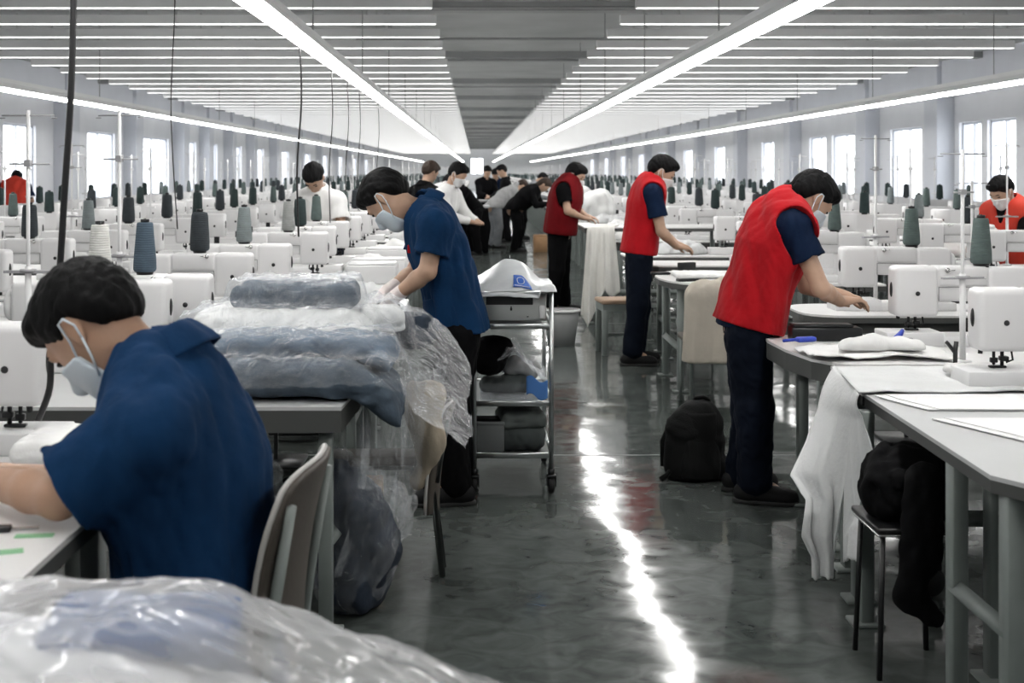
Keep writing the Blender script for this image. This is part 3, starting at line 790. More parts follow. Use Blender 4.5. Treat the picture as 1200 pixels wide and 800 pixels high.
YC = {'dark slate': yarn('yarn_dark_slate', (.030, .037, .043)), 'blue grey': yarn('yarn_blue_grey', (.055, .085, .115)), 'dark teal': yarn('yarn_dark_teal', (.020, .036, .036)),
      'mid grey': yarn('yarn_mid_grey', (.19, .22, .225)), 'pale grey': yarn('yarn_pale_grey', (.30, .31, .30)), 'off white': yarn('yarn_off_white', (.60, .60, .57)), 'grey green': yarn('yarn_grey_green', (.085, .115, .11)),
      'light grey': yarn('yarn_light_grey', (.38, .42, .46))}

TZ = .775
def machine_meshes(pinx=-.275):
    mb = MB()
    mb.box(-.19, 0, -.066, .066, .128, .352, 0, .022, 3)           # head
    mb.box(-.44, -.15, -.060, .060, .196, .345, 0, .018, 3)        # arm
    mb.box(-.60, -.41, -.068, .068, .030, .345, 0, .018, 3)        # pillar
    mb.box(-.41, -.185, -.064, .064, .262, .350, 0, .012, 2)       # raised arm panel
    hs = mb.mesh('housing', MW)
    mb = MB(); mb.box(-.62, -.20, -.092, .092, 0, .045, 0, .006, 2); mb.box(-.205, .05, -.090, .090, 0, .062, 0, .005, 2); bed = mb.mesh('bed', MW2)
    mb = MB()                                                       # needle and presser gear under the head
    mb.tube([(-.075, 0, .135), (-.075, 0, .075)], .006, 0, 8); mb.tube([(-.105, 0, .135), (-.105, 0, .072)], .007, 0, 8)
    mb.box(-.088, -.062, -.008, .008, .082, .100, 0, .002, 1); mb.box(-.118, -.058, -.012, .012, .064, .072, 0, .002, 1); mb.box(-.125, -.095, -.012, .016, .088, .106, 0, .003, 1)
    mb.tube([(-.075, 0, .078), (-.075, 0, .062)], .0016, 0, 6); mb.tube([(-.13, .02, .13), (-.135, .022, .095), (-.112, .018, .085)], .004, 0, 6)
    mb.tube([(-.04, -.03, .132), (-.038, -.03, .11)], .009, 0, 8)
    nb = mb.mesh('needle_assembly', DKM)
    dial = []
    for s in (-1, 1):
        Mx = Matrix.Translation((-.095, s*.0665, .232)) @ Matrix.Rotation(PI/2, 4, 'X'); dial.append(MB().lathe([(.0, -.003), (.0095, -.003), (.0105, 0), (.0095, .003), (.0, .003)], (0, 0, 0), 0, 14, Mx, caps=False).mesh('dial', BLK))
    mb = MB()
    bm = bmesh.new(); bmesh.ops.create_uvsphere(bm, u_segments=12, v_segments=8, radius=1)
    mb.add([Vector((.001+v.co.x*.007, v.co.y*.014, .245+v.co.z*.034)) for v in bm.verts], [[v.index for v in f.verts] for f in bm.faces], 0, True); bm.free()
    lev = mb.mesh('end_cap', BLK)
    seam = []
    for s in (-1, 1):
        mb = MB(); mb.box(-.405, -.187, s*.0635-.0016, s*.0635+.0016, .2595, .2625); mb.box(-.1895, -.187, s*.064-.0018, s*.064+.0018, .2, .262); seam.append(mb.mesh('seam', SEAM))
    mb = MB(); mb.lathe([(.012, -.0), (.055, 0), (.062, .008), (.062, .022), (.055, .030), (.012, .030)], (0, 0, 0), 0, 22, Matrix.Translation((-.60, 0, .255)) @ Matrix.Rotation(-PI/2, 4, 'Y'))
    wh = mb.mesh('handwheel', MW2)
    ten = []
    for s in (-1, 1):
        mb = MB(); Mx = Matrix.Translation((-.225, s*.066, .335)) @ Matrix.Rotation(-s*PI/2, 4, 'X') ; mb.lathe([(.004, 0), (.011, .0), (.011, .005), (.005, .006), (.008, .014), (.004, .018)], (0, 0, 0), 0, 12, Mx)
        mb.tube([(-.225, s*.08, .335), (-.255, s*.078, .337)], .002, 0, 6); ten.append(mb.mesh('tension_knob', STEEL))
    mb = MB(); mb.lathe([(.034, .345), (.034, .352), (.010, .354), (.006, .36), (.005, .58)], (pinx, 0, 0), 0, 12); pin = mb.mesh('spool_pin', DKM)
    return [('housing', hs), ('bed', bed), ('needle_assembly', nb), ('end_cap', lev), ('handwheel', wh), ('spool_pin', pin)]+[('dial', d) for d in dial]+[('seam', d) for d in seam]+[('tension_knob', d) for d in ten]
def machine_far():
    mb = MB()
    mb.box(-.19, 0, -.066, .066, .128, .352, 0, .015, 1); mb.box(-.44, -.15, -.060, .060, .196, .345); mb.box(-.60, -.41, -.068, .068, .03, .345)
    mb.box(-.62, .05, -.09, .09, 0, .05); mb.box(-.11, -.06, -.01, .01, .06, .13, 1); mb.box(-.001, .006, -.012, .012, .21, .28, 1); mb.box(-.105, -.085, -.069, .069, .222, .242, 1)
    mb.tube([(-.275, 0, .34), (-.275, 0, .40)], .03, 1, 8)
    return mb.mesh('sewing_machine', [MW, DKM])
def cone_meshes(m, dark=False):
    mb = MB(); mb.lathe([(.012, 0), (.044, .002), (.050, .012), (.0505, .05), (.043, .182), (.038, .199), (.012, .204)] if dark else [(.012, 0), (.041, .002), (.0465, .012), (.0455, .05), (.033, .196), (.030, .203), (.012, .204)], n=24); y = mb.mesh('yarn', m)
    mb = MB(); mb.lathe([(.006, -.006), (.034, -.006), (.036, .0), (.012, .004), (.011, .204), (.018, .205), (.018, .217), (.006, .217)], n=16); return y, mb.mesh('core', BLK)
def cone_far(m, dark=False):
    mb = MB(); mb.lathe([(.048, 0), (.051, .012), (.043, .188), (.036, .203)] if dark else [(.044, 0), (.0465, .012), (.033, .196), (.030, .203)], n=10); mb.lathe([(.016, .203), (.016, .217)], n=8, mi=1); return mb.mesh('yarn_cone', [m, BLK])

def table_meshes(L=1.45, W=.62, top=None, r=.06):
    """origin on the floor at the middle of the aisle-end edge; runs to -x"""
    def rr(x0, x1, y0, y1, r, n=5):
        p = []
        for cx, cy, a0 in ((x1-r, y1-r, 0), (x0+.005, y1-.005, 90), (x0+.005, y0+.005, 180), (x1-r, y0+r, 270)):
            q = r if cx == x1-r else .005
            for i in range(n+1): a = R(a0+90*i/n); p.append((cx+q*math.cos(a), cy+q*math.sin(a)))
        return p
    mb = MB(); mb.prism(rr(-L, 0, -W/2, W/2, r), TZ-.012, TZ); t = mb.mesh('tabletop', top or TOPW)
    mb = MB(); mb.prism(rr(-L, -.001, -W/2+.001, W/2-.001, r), TZ-.042, TZ-.012); mb.box(-L+.05, -.06, -W/2+.05, W/2-.05, TZ-.10, TZ-.042); e = mb.mesh('apron', EDGE)
    legs = []
    for x in (-.22, -L+.15):
        for y in (-W/2+.09, W/2-.09):
            mb = MB(); mb.box(x-.022, x+.022, y-.03, y+.03, .012, TZ-.10, 0, .003, 1); mb.box(x-.05, x+.05, y-.045, y+.045, 0, .014, 0, .003, 1); legs.append(mb.mesh('leg', LEGM))
    mb = MB()
    for x in (-.22, -L+.15): mb.box(x-.018, x+.018, -W/2+.12, W/2-.12, .28, .32)
    mb.box(-L+.17, -.24, -.02, .02, .28, .31); bar = mb.mesh('crossbar', LEGM)
    mb = MB(); mb.box(-.85, -.60, -.12, .12, .42, TZ-.10, 0, .02, 2); mb.tube([(-.72, -.13, .53), (-.72, -.20, .53)], .07, 0, 14); mo = mb.mesh('motor', DKM)
    mb = MB(); mb.box(-.78, -.48, -.16, .12, .04, .062, 0, .005, 1); mb.box(-.64, -.62, -.01, .01, .06, .42); pd = mb.mesh('treadle', DKM)
    return [('tabletop', t), ('apron', e)]+[('leg', l) for l in legs]+[('crossbar', bar), ('motor', mo), ('treadle', pd)]
def table_far(L=1.45, W=.62):
    mb = MB(); mb.box(-L, 0, -W/2, W/2, TZ-.014, TZ, 0); mb.box(-L, -.001, -W/2, W/2, TZ-.08, TZ-.014, 1)
    for x in (-.2, -L+.15):
        for y in (-W/2+.09, W/2-.09): mb.box(x-.022, x+.022, y-.03, y+.03, 0, TZ-.08, 2)
    return mb.mesh('sewing_table', [TOPW, EDGE, LEGM])
def stand_meshes(h=1.0):
    mb = MB(); mb.tube([(0, 0, 0), (0, 0, h)], .0075, 0, 8); mb.tube([(0, 0, 0), (0, 0, h*.42)], .012, 0, 10); mb.lathe([(.035, 0), (.035, .012), (.014, .016)], n=14); p = mb.mesh('pole', WHITEM)
    gb = MB(); gb.tube([(-.06, -.03, h*.80), (.07, .03, h*.80)], .0035, 0, 6); gb.box(-.012, .012, -.012, .012, h*.79, h*.815); gb = gb.mesh('guide_arm', GREYP)
    mb = MB(); mb.tube([(-.10, 0, h*.98), (.10, .0, h*.98)], .003, 0, 6)
    for x in (-.10, .10): mb.tube([(x+.010*math.cos(a), .010*math.sin(a), h*.98-.01) for a in np.linspace(0, 2*PI, 9)], .002, 0, 5)
    g = mb.mesh('guide_arm', GREYP)
    mb = MB(); mb.lathe([(.008, h*.40), (.03, h*.40), (.03, h*.41), (.008, h*.41)], n=12); mb.box(-.09, .09, -.012, .012, h*.395, h*.405); t = mb.mesh('spool_tray', GREYP)
    return [('pole', p), ('guide_arm', g), ('guide_arm', gb), ('spool_tray', t)]
def stand_far(h=1.0):
    mb = MB(); mb.tube([(0, 0, 0), (0, 0, h)], .009, 0, 6); mb.tube([(-.10, 0, h*.97), (.10, 0, h*.97)], .004, 0, 5); mb.box(-.05, .05, -.02, .02, h*.4, h*.42); mb.box(-.02, .02, -.02, .02, h*.78, h*.81); return mb.mesh('thread_stand', [WHITEM])

def build_rows():
    MM = machine_meshes(); MMR = machine_meshes(-.40); MF = machine_far(); TM = table_meshes(); TMR = table_meshes(r=.2); TF = table_far(); SM = stand_meshes(); SF = stand_far()
    CN = {k: cone_meshes(m, 'dark' in k) for k, m in YC.items()}; CF = {k: cone_far(m, 'dark' in k) for k, m in YC.items()}
    def put(name, parts, label, cat, loc, rz, group):
        r = thing(name, label, cat, loc, rz, group)
        for n, me in parts: link(n, me, r)
        return r
    def put1(name, me, label, cat, loc, rz, group):
        o = link(name, me); o.location = loc; o.rotation_euler = (0, 0, rz); return tag(o, label, cat, group)
    def cone(c, loc, label, group, near):
        if near:
            r = thing('yarn_cone', label, 'yarn cone', loc, 0, group); link('yarn', CN[c][0], r); link('core', CN[c][1], r)
        else: put1('yarn_cone', CF[c], label, 'yarn cone', loc, rng.random()*6, group)
    def shows(x, D, m=110): return -m < CX+F*x/D < 1200+m
    # explicit front of the two aisle rows: (depth, head end x, cone colour)
    L1 = [(3.56, -1.19, 'dark slate'), (5.25, -1.08, 'blue grey'), (6.62, -1.15, 'dark slate'), (7.45, -1.07, 'mid grey'), (8.87, -1.02, 'pale grey'), (9.75, -1.06, 'dark teal'), (10.75, -1.06, 'grey green'),
          (11.9, -1.06, 'dark teal'), (13.1, -1.06, 'grey green'), (14.3, -1.06, 'dark slate')]
    R1 = [(4.63, 1.80, None), (5.72, 1.86, 'grey green'), (7.16, 2.04, 'grey green'), (8.98, 2.12, 'grey green'), (9.62, 2.16, 'dark slate'), (10.75, 2.2, 'dark teal'), (11.9, 2.22, 'dark slate'), (14.3, 2.28, 'dark teal'), (15.45, 2.3, 'dark slate')]
    TPL = {.0: 1}
    n_m = 0; far_m = MB(); far_c = {k: MB() for k in ('dark teal', 'dark slate', 'grey green', 'mid grey')}; far_t = MB(); far_s = MB()
    def addfar(B, me, loc, rz, mi_keep=True):
        M = Matrix.Translation(loc) @ Matrix.Rotation(rz, 4, 'Z')
        B.add([v.co.copy() for v in me.vertices], [list(p.vertices) for p in me.polygons], 0, False, M)
        n = len(me.polygons); B.m[-n:] = [p.material_index for p in me.polygons]
    sides_ = [('blue-shirt', 1, [(-1.06, L1, 'aisle row'), (-2.5, None, 'second row'), (-4.0, None, 'third row'), (-5.5, None, 'wall row')]),
              ('red-vest', -1, [(2.3, R1, 'aisle row'), (3.6, None, 'second row'), (5.1, None, 'third row'), (6.6, None, 'wall row')])]
    counts = {}
    for side, sg, cols in sides_:
        rz = 0 if sg > 0 else PI
        for ci, (x0, first, cname) in enumerate(cols):
            rows = list(first) if first else []
            y = rows[-1][0] if rows else 4.2+.37*ci
            while y < 100:
                y += 1.15; rows.append((y, x0+rng.uniform(-.06, .06), rng.choice(['dark teal', 'dark slate', 'grey green', 'dark teal', 'mid grey'] if y > 12 or first is None else ['dark teal'])))
            q = 0
            for i, (D, xh, cc) in enumerate(rows):
                mid = xh-sg*.3
                if not shows(mid, D): continue
                near = D < (16.5 if ci == 0 else 12)
                mass = D > (52 if ci == 0 else 36)
                edge = xh+sg*.65 if ci == 0 else xh+sg*.12
                if ci == 0: edge = (-.40 if sg > 0 else 1.78 if D < 8 else 1.36 if D < 13 else 1.5)
                sgrp = '%s, %s side' % (cname, side)
                tloc = (edge, D, 0)
                special = (first is not None and i in (0, 1, 3, 4) and sg < 0) or (first is not None and i < 2 and sg > 0)
                rzz = rz
                if mass:
                    addfar(far_m, MF, (xh, D, TZ), rz); addfar(far_t, TF, (edge, D, 0), rz)
                    k = cc if cc in far_c else 'dark teal'
                    addfar(far_c[k], CF[k], (xh-sg*.275, D, TZ+.358), 0)
                    if i % 2 == 0: addfar(far_s, SF, (xh-sg*.75, D-.2, TZ), rz)
                    continue
                ord_ = ORD[q] if q < 12 else None; q += 1
                if near and ord_:
                    lab = 'white sewing machine, %s from the front in the %s, %s side' % (ord_, cname, side)
                    mc = put('sewing_machine', MM if sg > 0 else MMR, lab, 'sewing machine', (xh, D, TZ), rz, 'sewing machines, '+sgrp)
                    if ci == 0 and sg < 0 and i == 1:      # worn maker's lettering on the arm, too small to read
                        mb = MB(); rr = random.Random(3); x = -.262
                        pts = []
                        while x > -.40:
                            pts.append((x, .0662, .300+rr.choice((-.003, .003, .0, .004)))); x -= .0042
                        mb.tube(pts, .0009, 0, 5); link('lettering', mb.mesh('lettering', SEAM), mc)
                    if not special: put('sewing_table', TM if sg > 0 else TMR, 'white sewing table, %s from the front in the %s, %s side' % (ord_, cname, side), 'table', tloc, rz, 'sewing tables, '+sgrp)
                else:
                    put1('sewing_machine', MF, 'distant white sewing machine in the %s, %s side' % (cname, side), 'sewing machine', (xh, D, TZ), rz, 'distant sewing machines, '+sgrp)
                    put1('sewing_table', TF, 'distant white topped sewing table in the %s, %s side' % (cname, side), 'table', tloc, rz, 'distant sewing tables, '+sgrp)
                if cc:
                    z = TZ+.360; cof = .40 if (sg < 0 and near and ord_) else .275
                    if near and ord_: cone(cc, (xh-sg*cof, D, z), '%s yarn cone on the %s machine of the %s, %s side' % (cc, ord_, cname, side), 'yarn cones, '+sgrp, True)
                    else: cone(cc, (xh-sg*cof, D, z), 'small %s yarn cone on a distant machine of the %s, %s side' % (cc, cname, side), 'distant %s yarn cones, %s' % (cc, sgrp), False)
                if D > 9 and i % 2 == 0 and ci > 0 or (ci == 0 and D > 15 and i % 3 == 0):
                    sx = xh-sg*(.6 if ci == 0 else .78)
                    if near and ord_: put('thread_stand', SM, 'white thread stand by the %s machine of the %s, %s side' % (ord_, cname, side), 'thread stand', (sx, D+.15, TZ), rz, 'thread stands, '+sgrp)
                    else: put1('thread_stand', SF, 'distant slim white thread stand in the %s, %s side' % (cname, side), 'thread stand', (sx, D+.15, TZ), rz, 'distant thread stands, '+sgrp)
    def mass(B, name, mats, label, cat):
        if B.v: tag(B.build(name, mats), label, cat, None, 'stuff')
    mass(far_m, 'sewing_machine_rows', [MW, DKM], 'countless tiny white sewing machines at the far end of the hall', 'sewing machines')
    mass(far_t, 'sewing_table_rows', [TOPW, EDGE, LEGM], 'countless tiny white tables at the far end of the hall', 'tables')
    mass(far_s, 'thread_stand_rows', [WHITEM], 'countless tiny thread stands at the far end of the hall', 'thread stands')
    for k, B in far_c.items(): mass(B, 'yarn_cone_rows', [YC[k], BLK], 'countless tiny %s yarn cones at the far end of the hall' % k, 'yarn cones')
    # near thread stands seen against the windows
    for px, D, h, lab in ((33, 4.75, 1.0, 'tall white thread stand above the seated man, left of the hanging black cable'), (140, 5.42, 1.03, 'tall white thread stand carrying the off white cone'),
                          (1128, 5.15, .86, 'tall white thread stand between the two front machines on the red-vest side'), (1026, 7.40, .98, 'slim thread stand just beyond the bowed head of the bright red vest'), (1139, 7.05, .72, 'thin short thread stand in front of the far windows, red-vest side')):
        put('thread_stand', stand_meshes(h), lab, 'thread stand', ((px-CX)*D/F, D, TZ), rng.uniform(-.5, .5), 'near thread stands')
    cone('off white', ((117-CX)*5.0/F, 5.0, TZ+.362), 'large off white yarn cone behind the seated man\'s head', None, True)
    D = 4.98; r = thing('sewing_machine', 'white sewing machine mostly hidden behind the seated man, under the off white cone', 'sewing machine', ((117-CX)*D/F+.275, D, TZ))
    # (one more tablemate stands behind the seated man)
    for n, me in MM: link(n, me, r)
# ------------------------------------------------------------------ tables, cloths, trolley, bags and the small things
FAB = mat('white_fabric', (.72, .72, .71), .9, noise=.04, nscale=6, bump=.2, bscale=70)
FABG = mat('greyish_white_fabric', (.60, .61, .61), .9, noise=.05, nscale=4, bump=.25, bscale=60)
BEIGE = mat('beige_fabric', (.34, .29, .22), .9, noise=.1, nscale=6, bump=.2)
CREAM = mat('cream_fabric', (.46, .42, .355), .9, noise=.08, nscale=5, bump=.25, bscale=50)
PALEC = mat('pale_cream_fabric', (.70, .69, .65), .9, noise=.06, nscale=5, bump=.2, bscale=50)
DENIM = mat('grey_blue_garment', (.050, .072, .098), .9, noise=.25, nscale=9, bump=.35, bscale=40)
DENIM2 = mat('mid_blue_garment', (.085, .125, .175), .9, noise=.2, nscale=9, bump=.35, bscale=40)
DNAVY = mat('dark_navy_garment', (.012, .02, .034), .9, noise=.3, nscale=8, bump=.35, bscale=40)
BLUEG = mat('blue_garment', (.03, .075, .2), .85, noise=.15, nscale=8, bump=.3, bscale=40)
PAPER = mat('pattern_paper', (.76, .76, .76), .8, noise=.03, nscale=3)
BROWN = mat('chair_brown', (.062, .052, .042), .55, noise=.12, nscale=6, bump=.1, bscale=80)
TAN = mat('tan_board', (.42, .25, .13), .8, noise=.1, nscale=8)
CHROME = mat('trolley_steel', (.50, .52, .52), .28, metal=.9)
BOXG = mat('trolley_box', (.42, .44, .43), .5, noise=.04, nscale=4)
RUB = mat('rubber', (.012, .012, .012), .7)
LBLUE = mat('logo_blue', (.03, .11, .42), .6)
BPEN = mat('blue_plastic', (.03, .06, .42), .4)
GREENT = mat('green_tape', (.22, .48, .26), .6)
BAGW = mat('milky_bag', (.54, .56, .57), .35, noise=.06, nscale=6, bump=.5, bscale=14)
PACK = mat('backpack_nylon', (.0045, .005, .005), .7, spec=.2, noise=.2, nscale=8, bump=.25, bscale=120)
PLAS = plastic_mat('clear_film', .06, .45, 12., rough=.06, crease=.55)
PLASB = plastic_mat('clear_film_hanging', .03, .38, 9., rough=.06, crease=.60)
PLASF = plastic_mat('clear_film_near', .20, .50, 2.6, (.98, .98, 1.), .02, .8, .25, .08, 2)

def fbm(x, y, seed=0):
    return sum(math.sin(x*f*math.cos(a)+y*f*math.sin(a)+p+1.3*math.sin(y*f*.6+p*2))/w for f, a, p, w in
               ((7, .4+seed, 1.1+seed, 1.), (13, 1.9+seed*.7, 2.3, 1.7), (23, 2.8-seed*.3, .4+seed, 2.6), (41, .9+seed, 4.1, 4.)))/2.2
def ridge(x, y, seed=0): 
    v = sum((1-2*abs(math.sin(x*f*math.cos(a)+y*f*math.sin(a)+p+.9*math.sin(y*f*.45+x*3+p))))/w for f, a, p, w in
            ((9, .5+seed, .7+seed, 1.), (15, 1.7+seed, 2.9, 1.4), (27, 2.6+seed, 1.3, 2.1)))
    return v/2.2

def pillow(name, c, dims, m, seed, rz=0., label=None, cat=None, group=None, amp=.006, freq=26, parent=None, h=.008, droop=None):
    """soft folded slab: rounded box with creases"""
    dx, dy, dz = [d/2 for d in dims]
    S = Sdf((-dx-.04, -dy-.04, -dz-.04-(.3 if droop else 0)), (dx+.04, dy+.04, dz+.05), h)
    X, Y, Z = S.full(); r = dz*.85
    if droop: Z = Z+droop(X, Y)
    qx, qy, qz = np.abs(X)-(dx-r), np.abs(Y)-(dy-r), np.abs(Z)-(dz-r)
    S.a = (np.sqrt(np.maximum(qx, 0)**2+np.maximum(qy, 0)**2+np.maximum(qz, 0)**2)+np.minimum(np.maximum(qx, np.maximum(qy, qz)), 0)-r).astype(np.float32)
    S.folds(amp, freq, seed, (1, 1, 1.8), band=.05)
    o = S.mesh(name, m, parent); o.location = c; o.rotation_euler = (0, 0, rz)
    if label: tag(o, label, cat, group)
    return o
def blob(name, c, pts, m, seed, label, cat, group=None, amp=.008, freq=22, h=.008, floor=True, k=.04):
    """heap from soft balls, flat underneath"""
    P = np.array([p[:3] for p in pts]); rr = max(p[3] for p in pts)
    S = Sdf(P.min(0)-rr-.03, P.max(0)+rr+.03, h)
    for x, y, z, r in pts: S.ell((x, y, z), (r, r, r*.8), None, k)
    S.folds(amp, freq, seed, band=.05)
    if floor: S.cut((0, 0, .002), (0, 0, -1))
    o = S.mesh(name, m); o.location = c
    return tag(o, label, cat, group)

def leg_frame(mb, x, y, z1, w=.045, d=.06, plate=True):
    mb.box(x-w/2, x+w/2, y-d/2, y+d/2, .012 if plate else 0, z1, 0, .004, 1)
    if plate: mb.box(x-.055, x+.055, y-.05, y+.05, 0, .014, 0, .003, 1)

def custom_table(label, poly, legs, bars, z=TZ, th=.045, topm=None, legm=None, edgem=None, group=None, braces=()):
    cx = sum(p[0] for p in poly)/len(poly); cy = sum(p[1] for p in poly)/len(poly)
    r = thing('work_table', label, 'table', (cx, cy, 0), 0, group)
    q = [(x-cx, y-cy) for x, y in poly]; q2 = [(x*.998, y*.998) for x, y in q]
    MB().prism(q, z-.012, z).build('tabletop', topm or TOPW, r); MB().prism(q2, z-th, z-.012).build('apron', edgem or EDGE, r)
    for x, y in legs:
        mb = MB(); leg_frame(mb, x-cx, y-cy, z-th); mb.build('leg', legm or LEGM, r)
    for (x0, y0), (x1, y1), zz in bars:
        mb = MB(); mb.tube([(x0-cx, y0-cy, zz), (x1-cx, y1-cy, zz)], .03, 0, 4); mb.build('crossbar', legm or LEGM, r)
    return r

def hanging(name, edge0, edge1, out, Lf, m, label, cat, seed, nfold=5, amp=.05, flare=.12, spread=.15, over=None, th=.004, nu=70, nv=46, zt=TZ+.006, rise=.012):
    """cloth lying on a table top and falling over its edge: edge0->edge1 along the edge, out = outward direction, Lf(s) = drop length"""
    e0, e1, out = Vector(edge0), Vector(edge1), Vector(out).normalized(); al = (e1-e0)
    mb = MB()
    def fn(s, t):
        Ov = over(s) if over else .0; L = Lf(s); tot = Ov+L; q = t*tot-Ov
        base = e0+al*s
        if q < 0:
            p = base+out*q; z = zt+rise*abs(fbm(p.x, p.y, seed))*min(1, -q/.08)
            return Vector((p.x, p.y, z))
        g = q/max(L, .01); bend = min(1, q/.05)
        fo = amp*math.sin(s*nfold*2*PI+seed+1.2*math.sin(s*5+g*1.4))*min(1, g*1.6)+amp*.35*math.sin(s*nfold*5*PI+seed*2+g*2)*g
        p = base+out*(.008+.018*bend+(flare(s)*g if callable(flare) else flare*g*math.sin(s*PI*.9+.3))+max(-.006-.018*bend, fo))+al*((s-.5)*spread*g)
        return Vector((p.x, p.y, zt-q*.985+.004*fbm(s*3, q*3, seed)))
    mb.grid(fn, nu, nv); o = solid(mb.build(name, m), th); o = rooted(o, (edge0[0], edge0[1], zt))
    return tag(o, label, cat)

def draped_garment():
    """greyish white garment lying over the table end; its two sleeves hang towards the floor"""
    mb = MB()
    def panel(lp, rp, D0, D1, seed, nf, amp, n=46, nv=60):
        lp = np.array(lp, float); rp = np.array(rp, float); tt = np.linspace(0, 1, len(lp))
        def fn(u, v):
            lx, ly = np.interp(v, tt, lp[:, 0]), np.interp(v, tt, lp[:, 1]); rx, ry = np.interp(v, tt, rp[:, 0]), np.interp(v, tt, rp[:, 1])
            D = D0
            L, Rr = P3(lx, ly, D0-.40*min(1, v*1.6)*(D0 > 4.8)), P3(rx, ry, D1-.04*v); p = L*(1-u)+Rr*u
            k = min(1, v*4)
            w = amp*math.sin(u*nf*2*PI+seed+1.5*math.sin(v*3+seed))+.16*amp*math.sin(u*nf*4.3*PI+v*4+seed)
            bulge = .012*math.sin(PI*min(1, v*6))*(1 if v < .17 else 0)
            return Vector((p.x-abs(w)*.35*k-bulge, p.y-w*k, p.z+.004*k*fbm(u*3, v*4, seed)))
        mb.grid(fn, n, nv)
    panel([(978, 428), (962, 470), (945, 515), (926, 555), (945, 584), (940, 627), (951, 650), (953, 677)], [(1004, 458), (1000, 485), (997, 520), (992, 560), (987, 590), (983, 630), (981, 655), (979, 677)], 4.98, 4.52, 1.0, 1.7, .020)
    panel([(1002, 456), (998, 490), (994, 530), (990, 575), (989, 612), (989, 630), (989, 656)], [(1006, 462), (1012, 488), (1019, 515), (1030, 552), (1041, 587), (1013, 607), (1007, 656)], 4.50, 4.22, 2.2, 1.2, .018, 30)
    e0, e1 = P3(978, 428, 4.98), P3(1006, 461, 4.42)
    def top(u, v):
        e = e0*(1-v)+e1*v; x = e.x+(1.05-.35*v)*u; y = e.y+.05*math.sin(x*4)*u
        return Vector((x, y, TZ+.006+.010*abs(fbm(x, y*1.5, 2))*min(1, u*8)+.004*(1-u)))
    mb.grid(top, 60, 30)
    o = solid(mb.build('draped_garment', FABG), .005); rooted(o, (1.39, 5.0, TZ))
    tag(o, 'long greyish white garment draped over the table end, two sleeves hanging to the floor', 'garment')

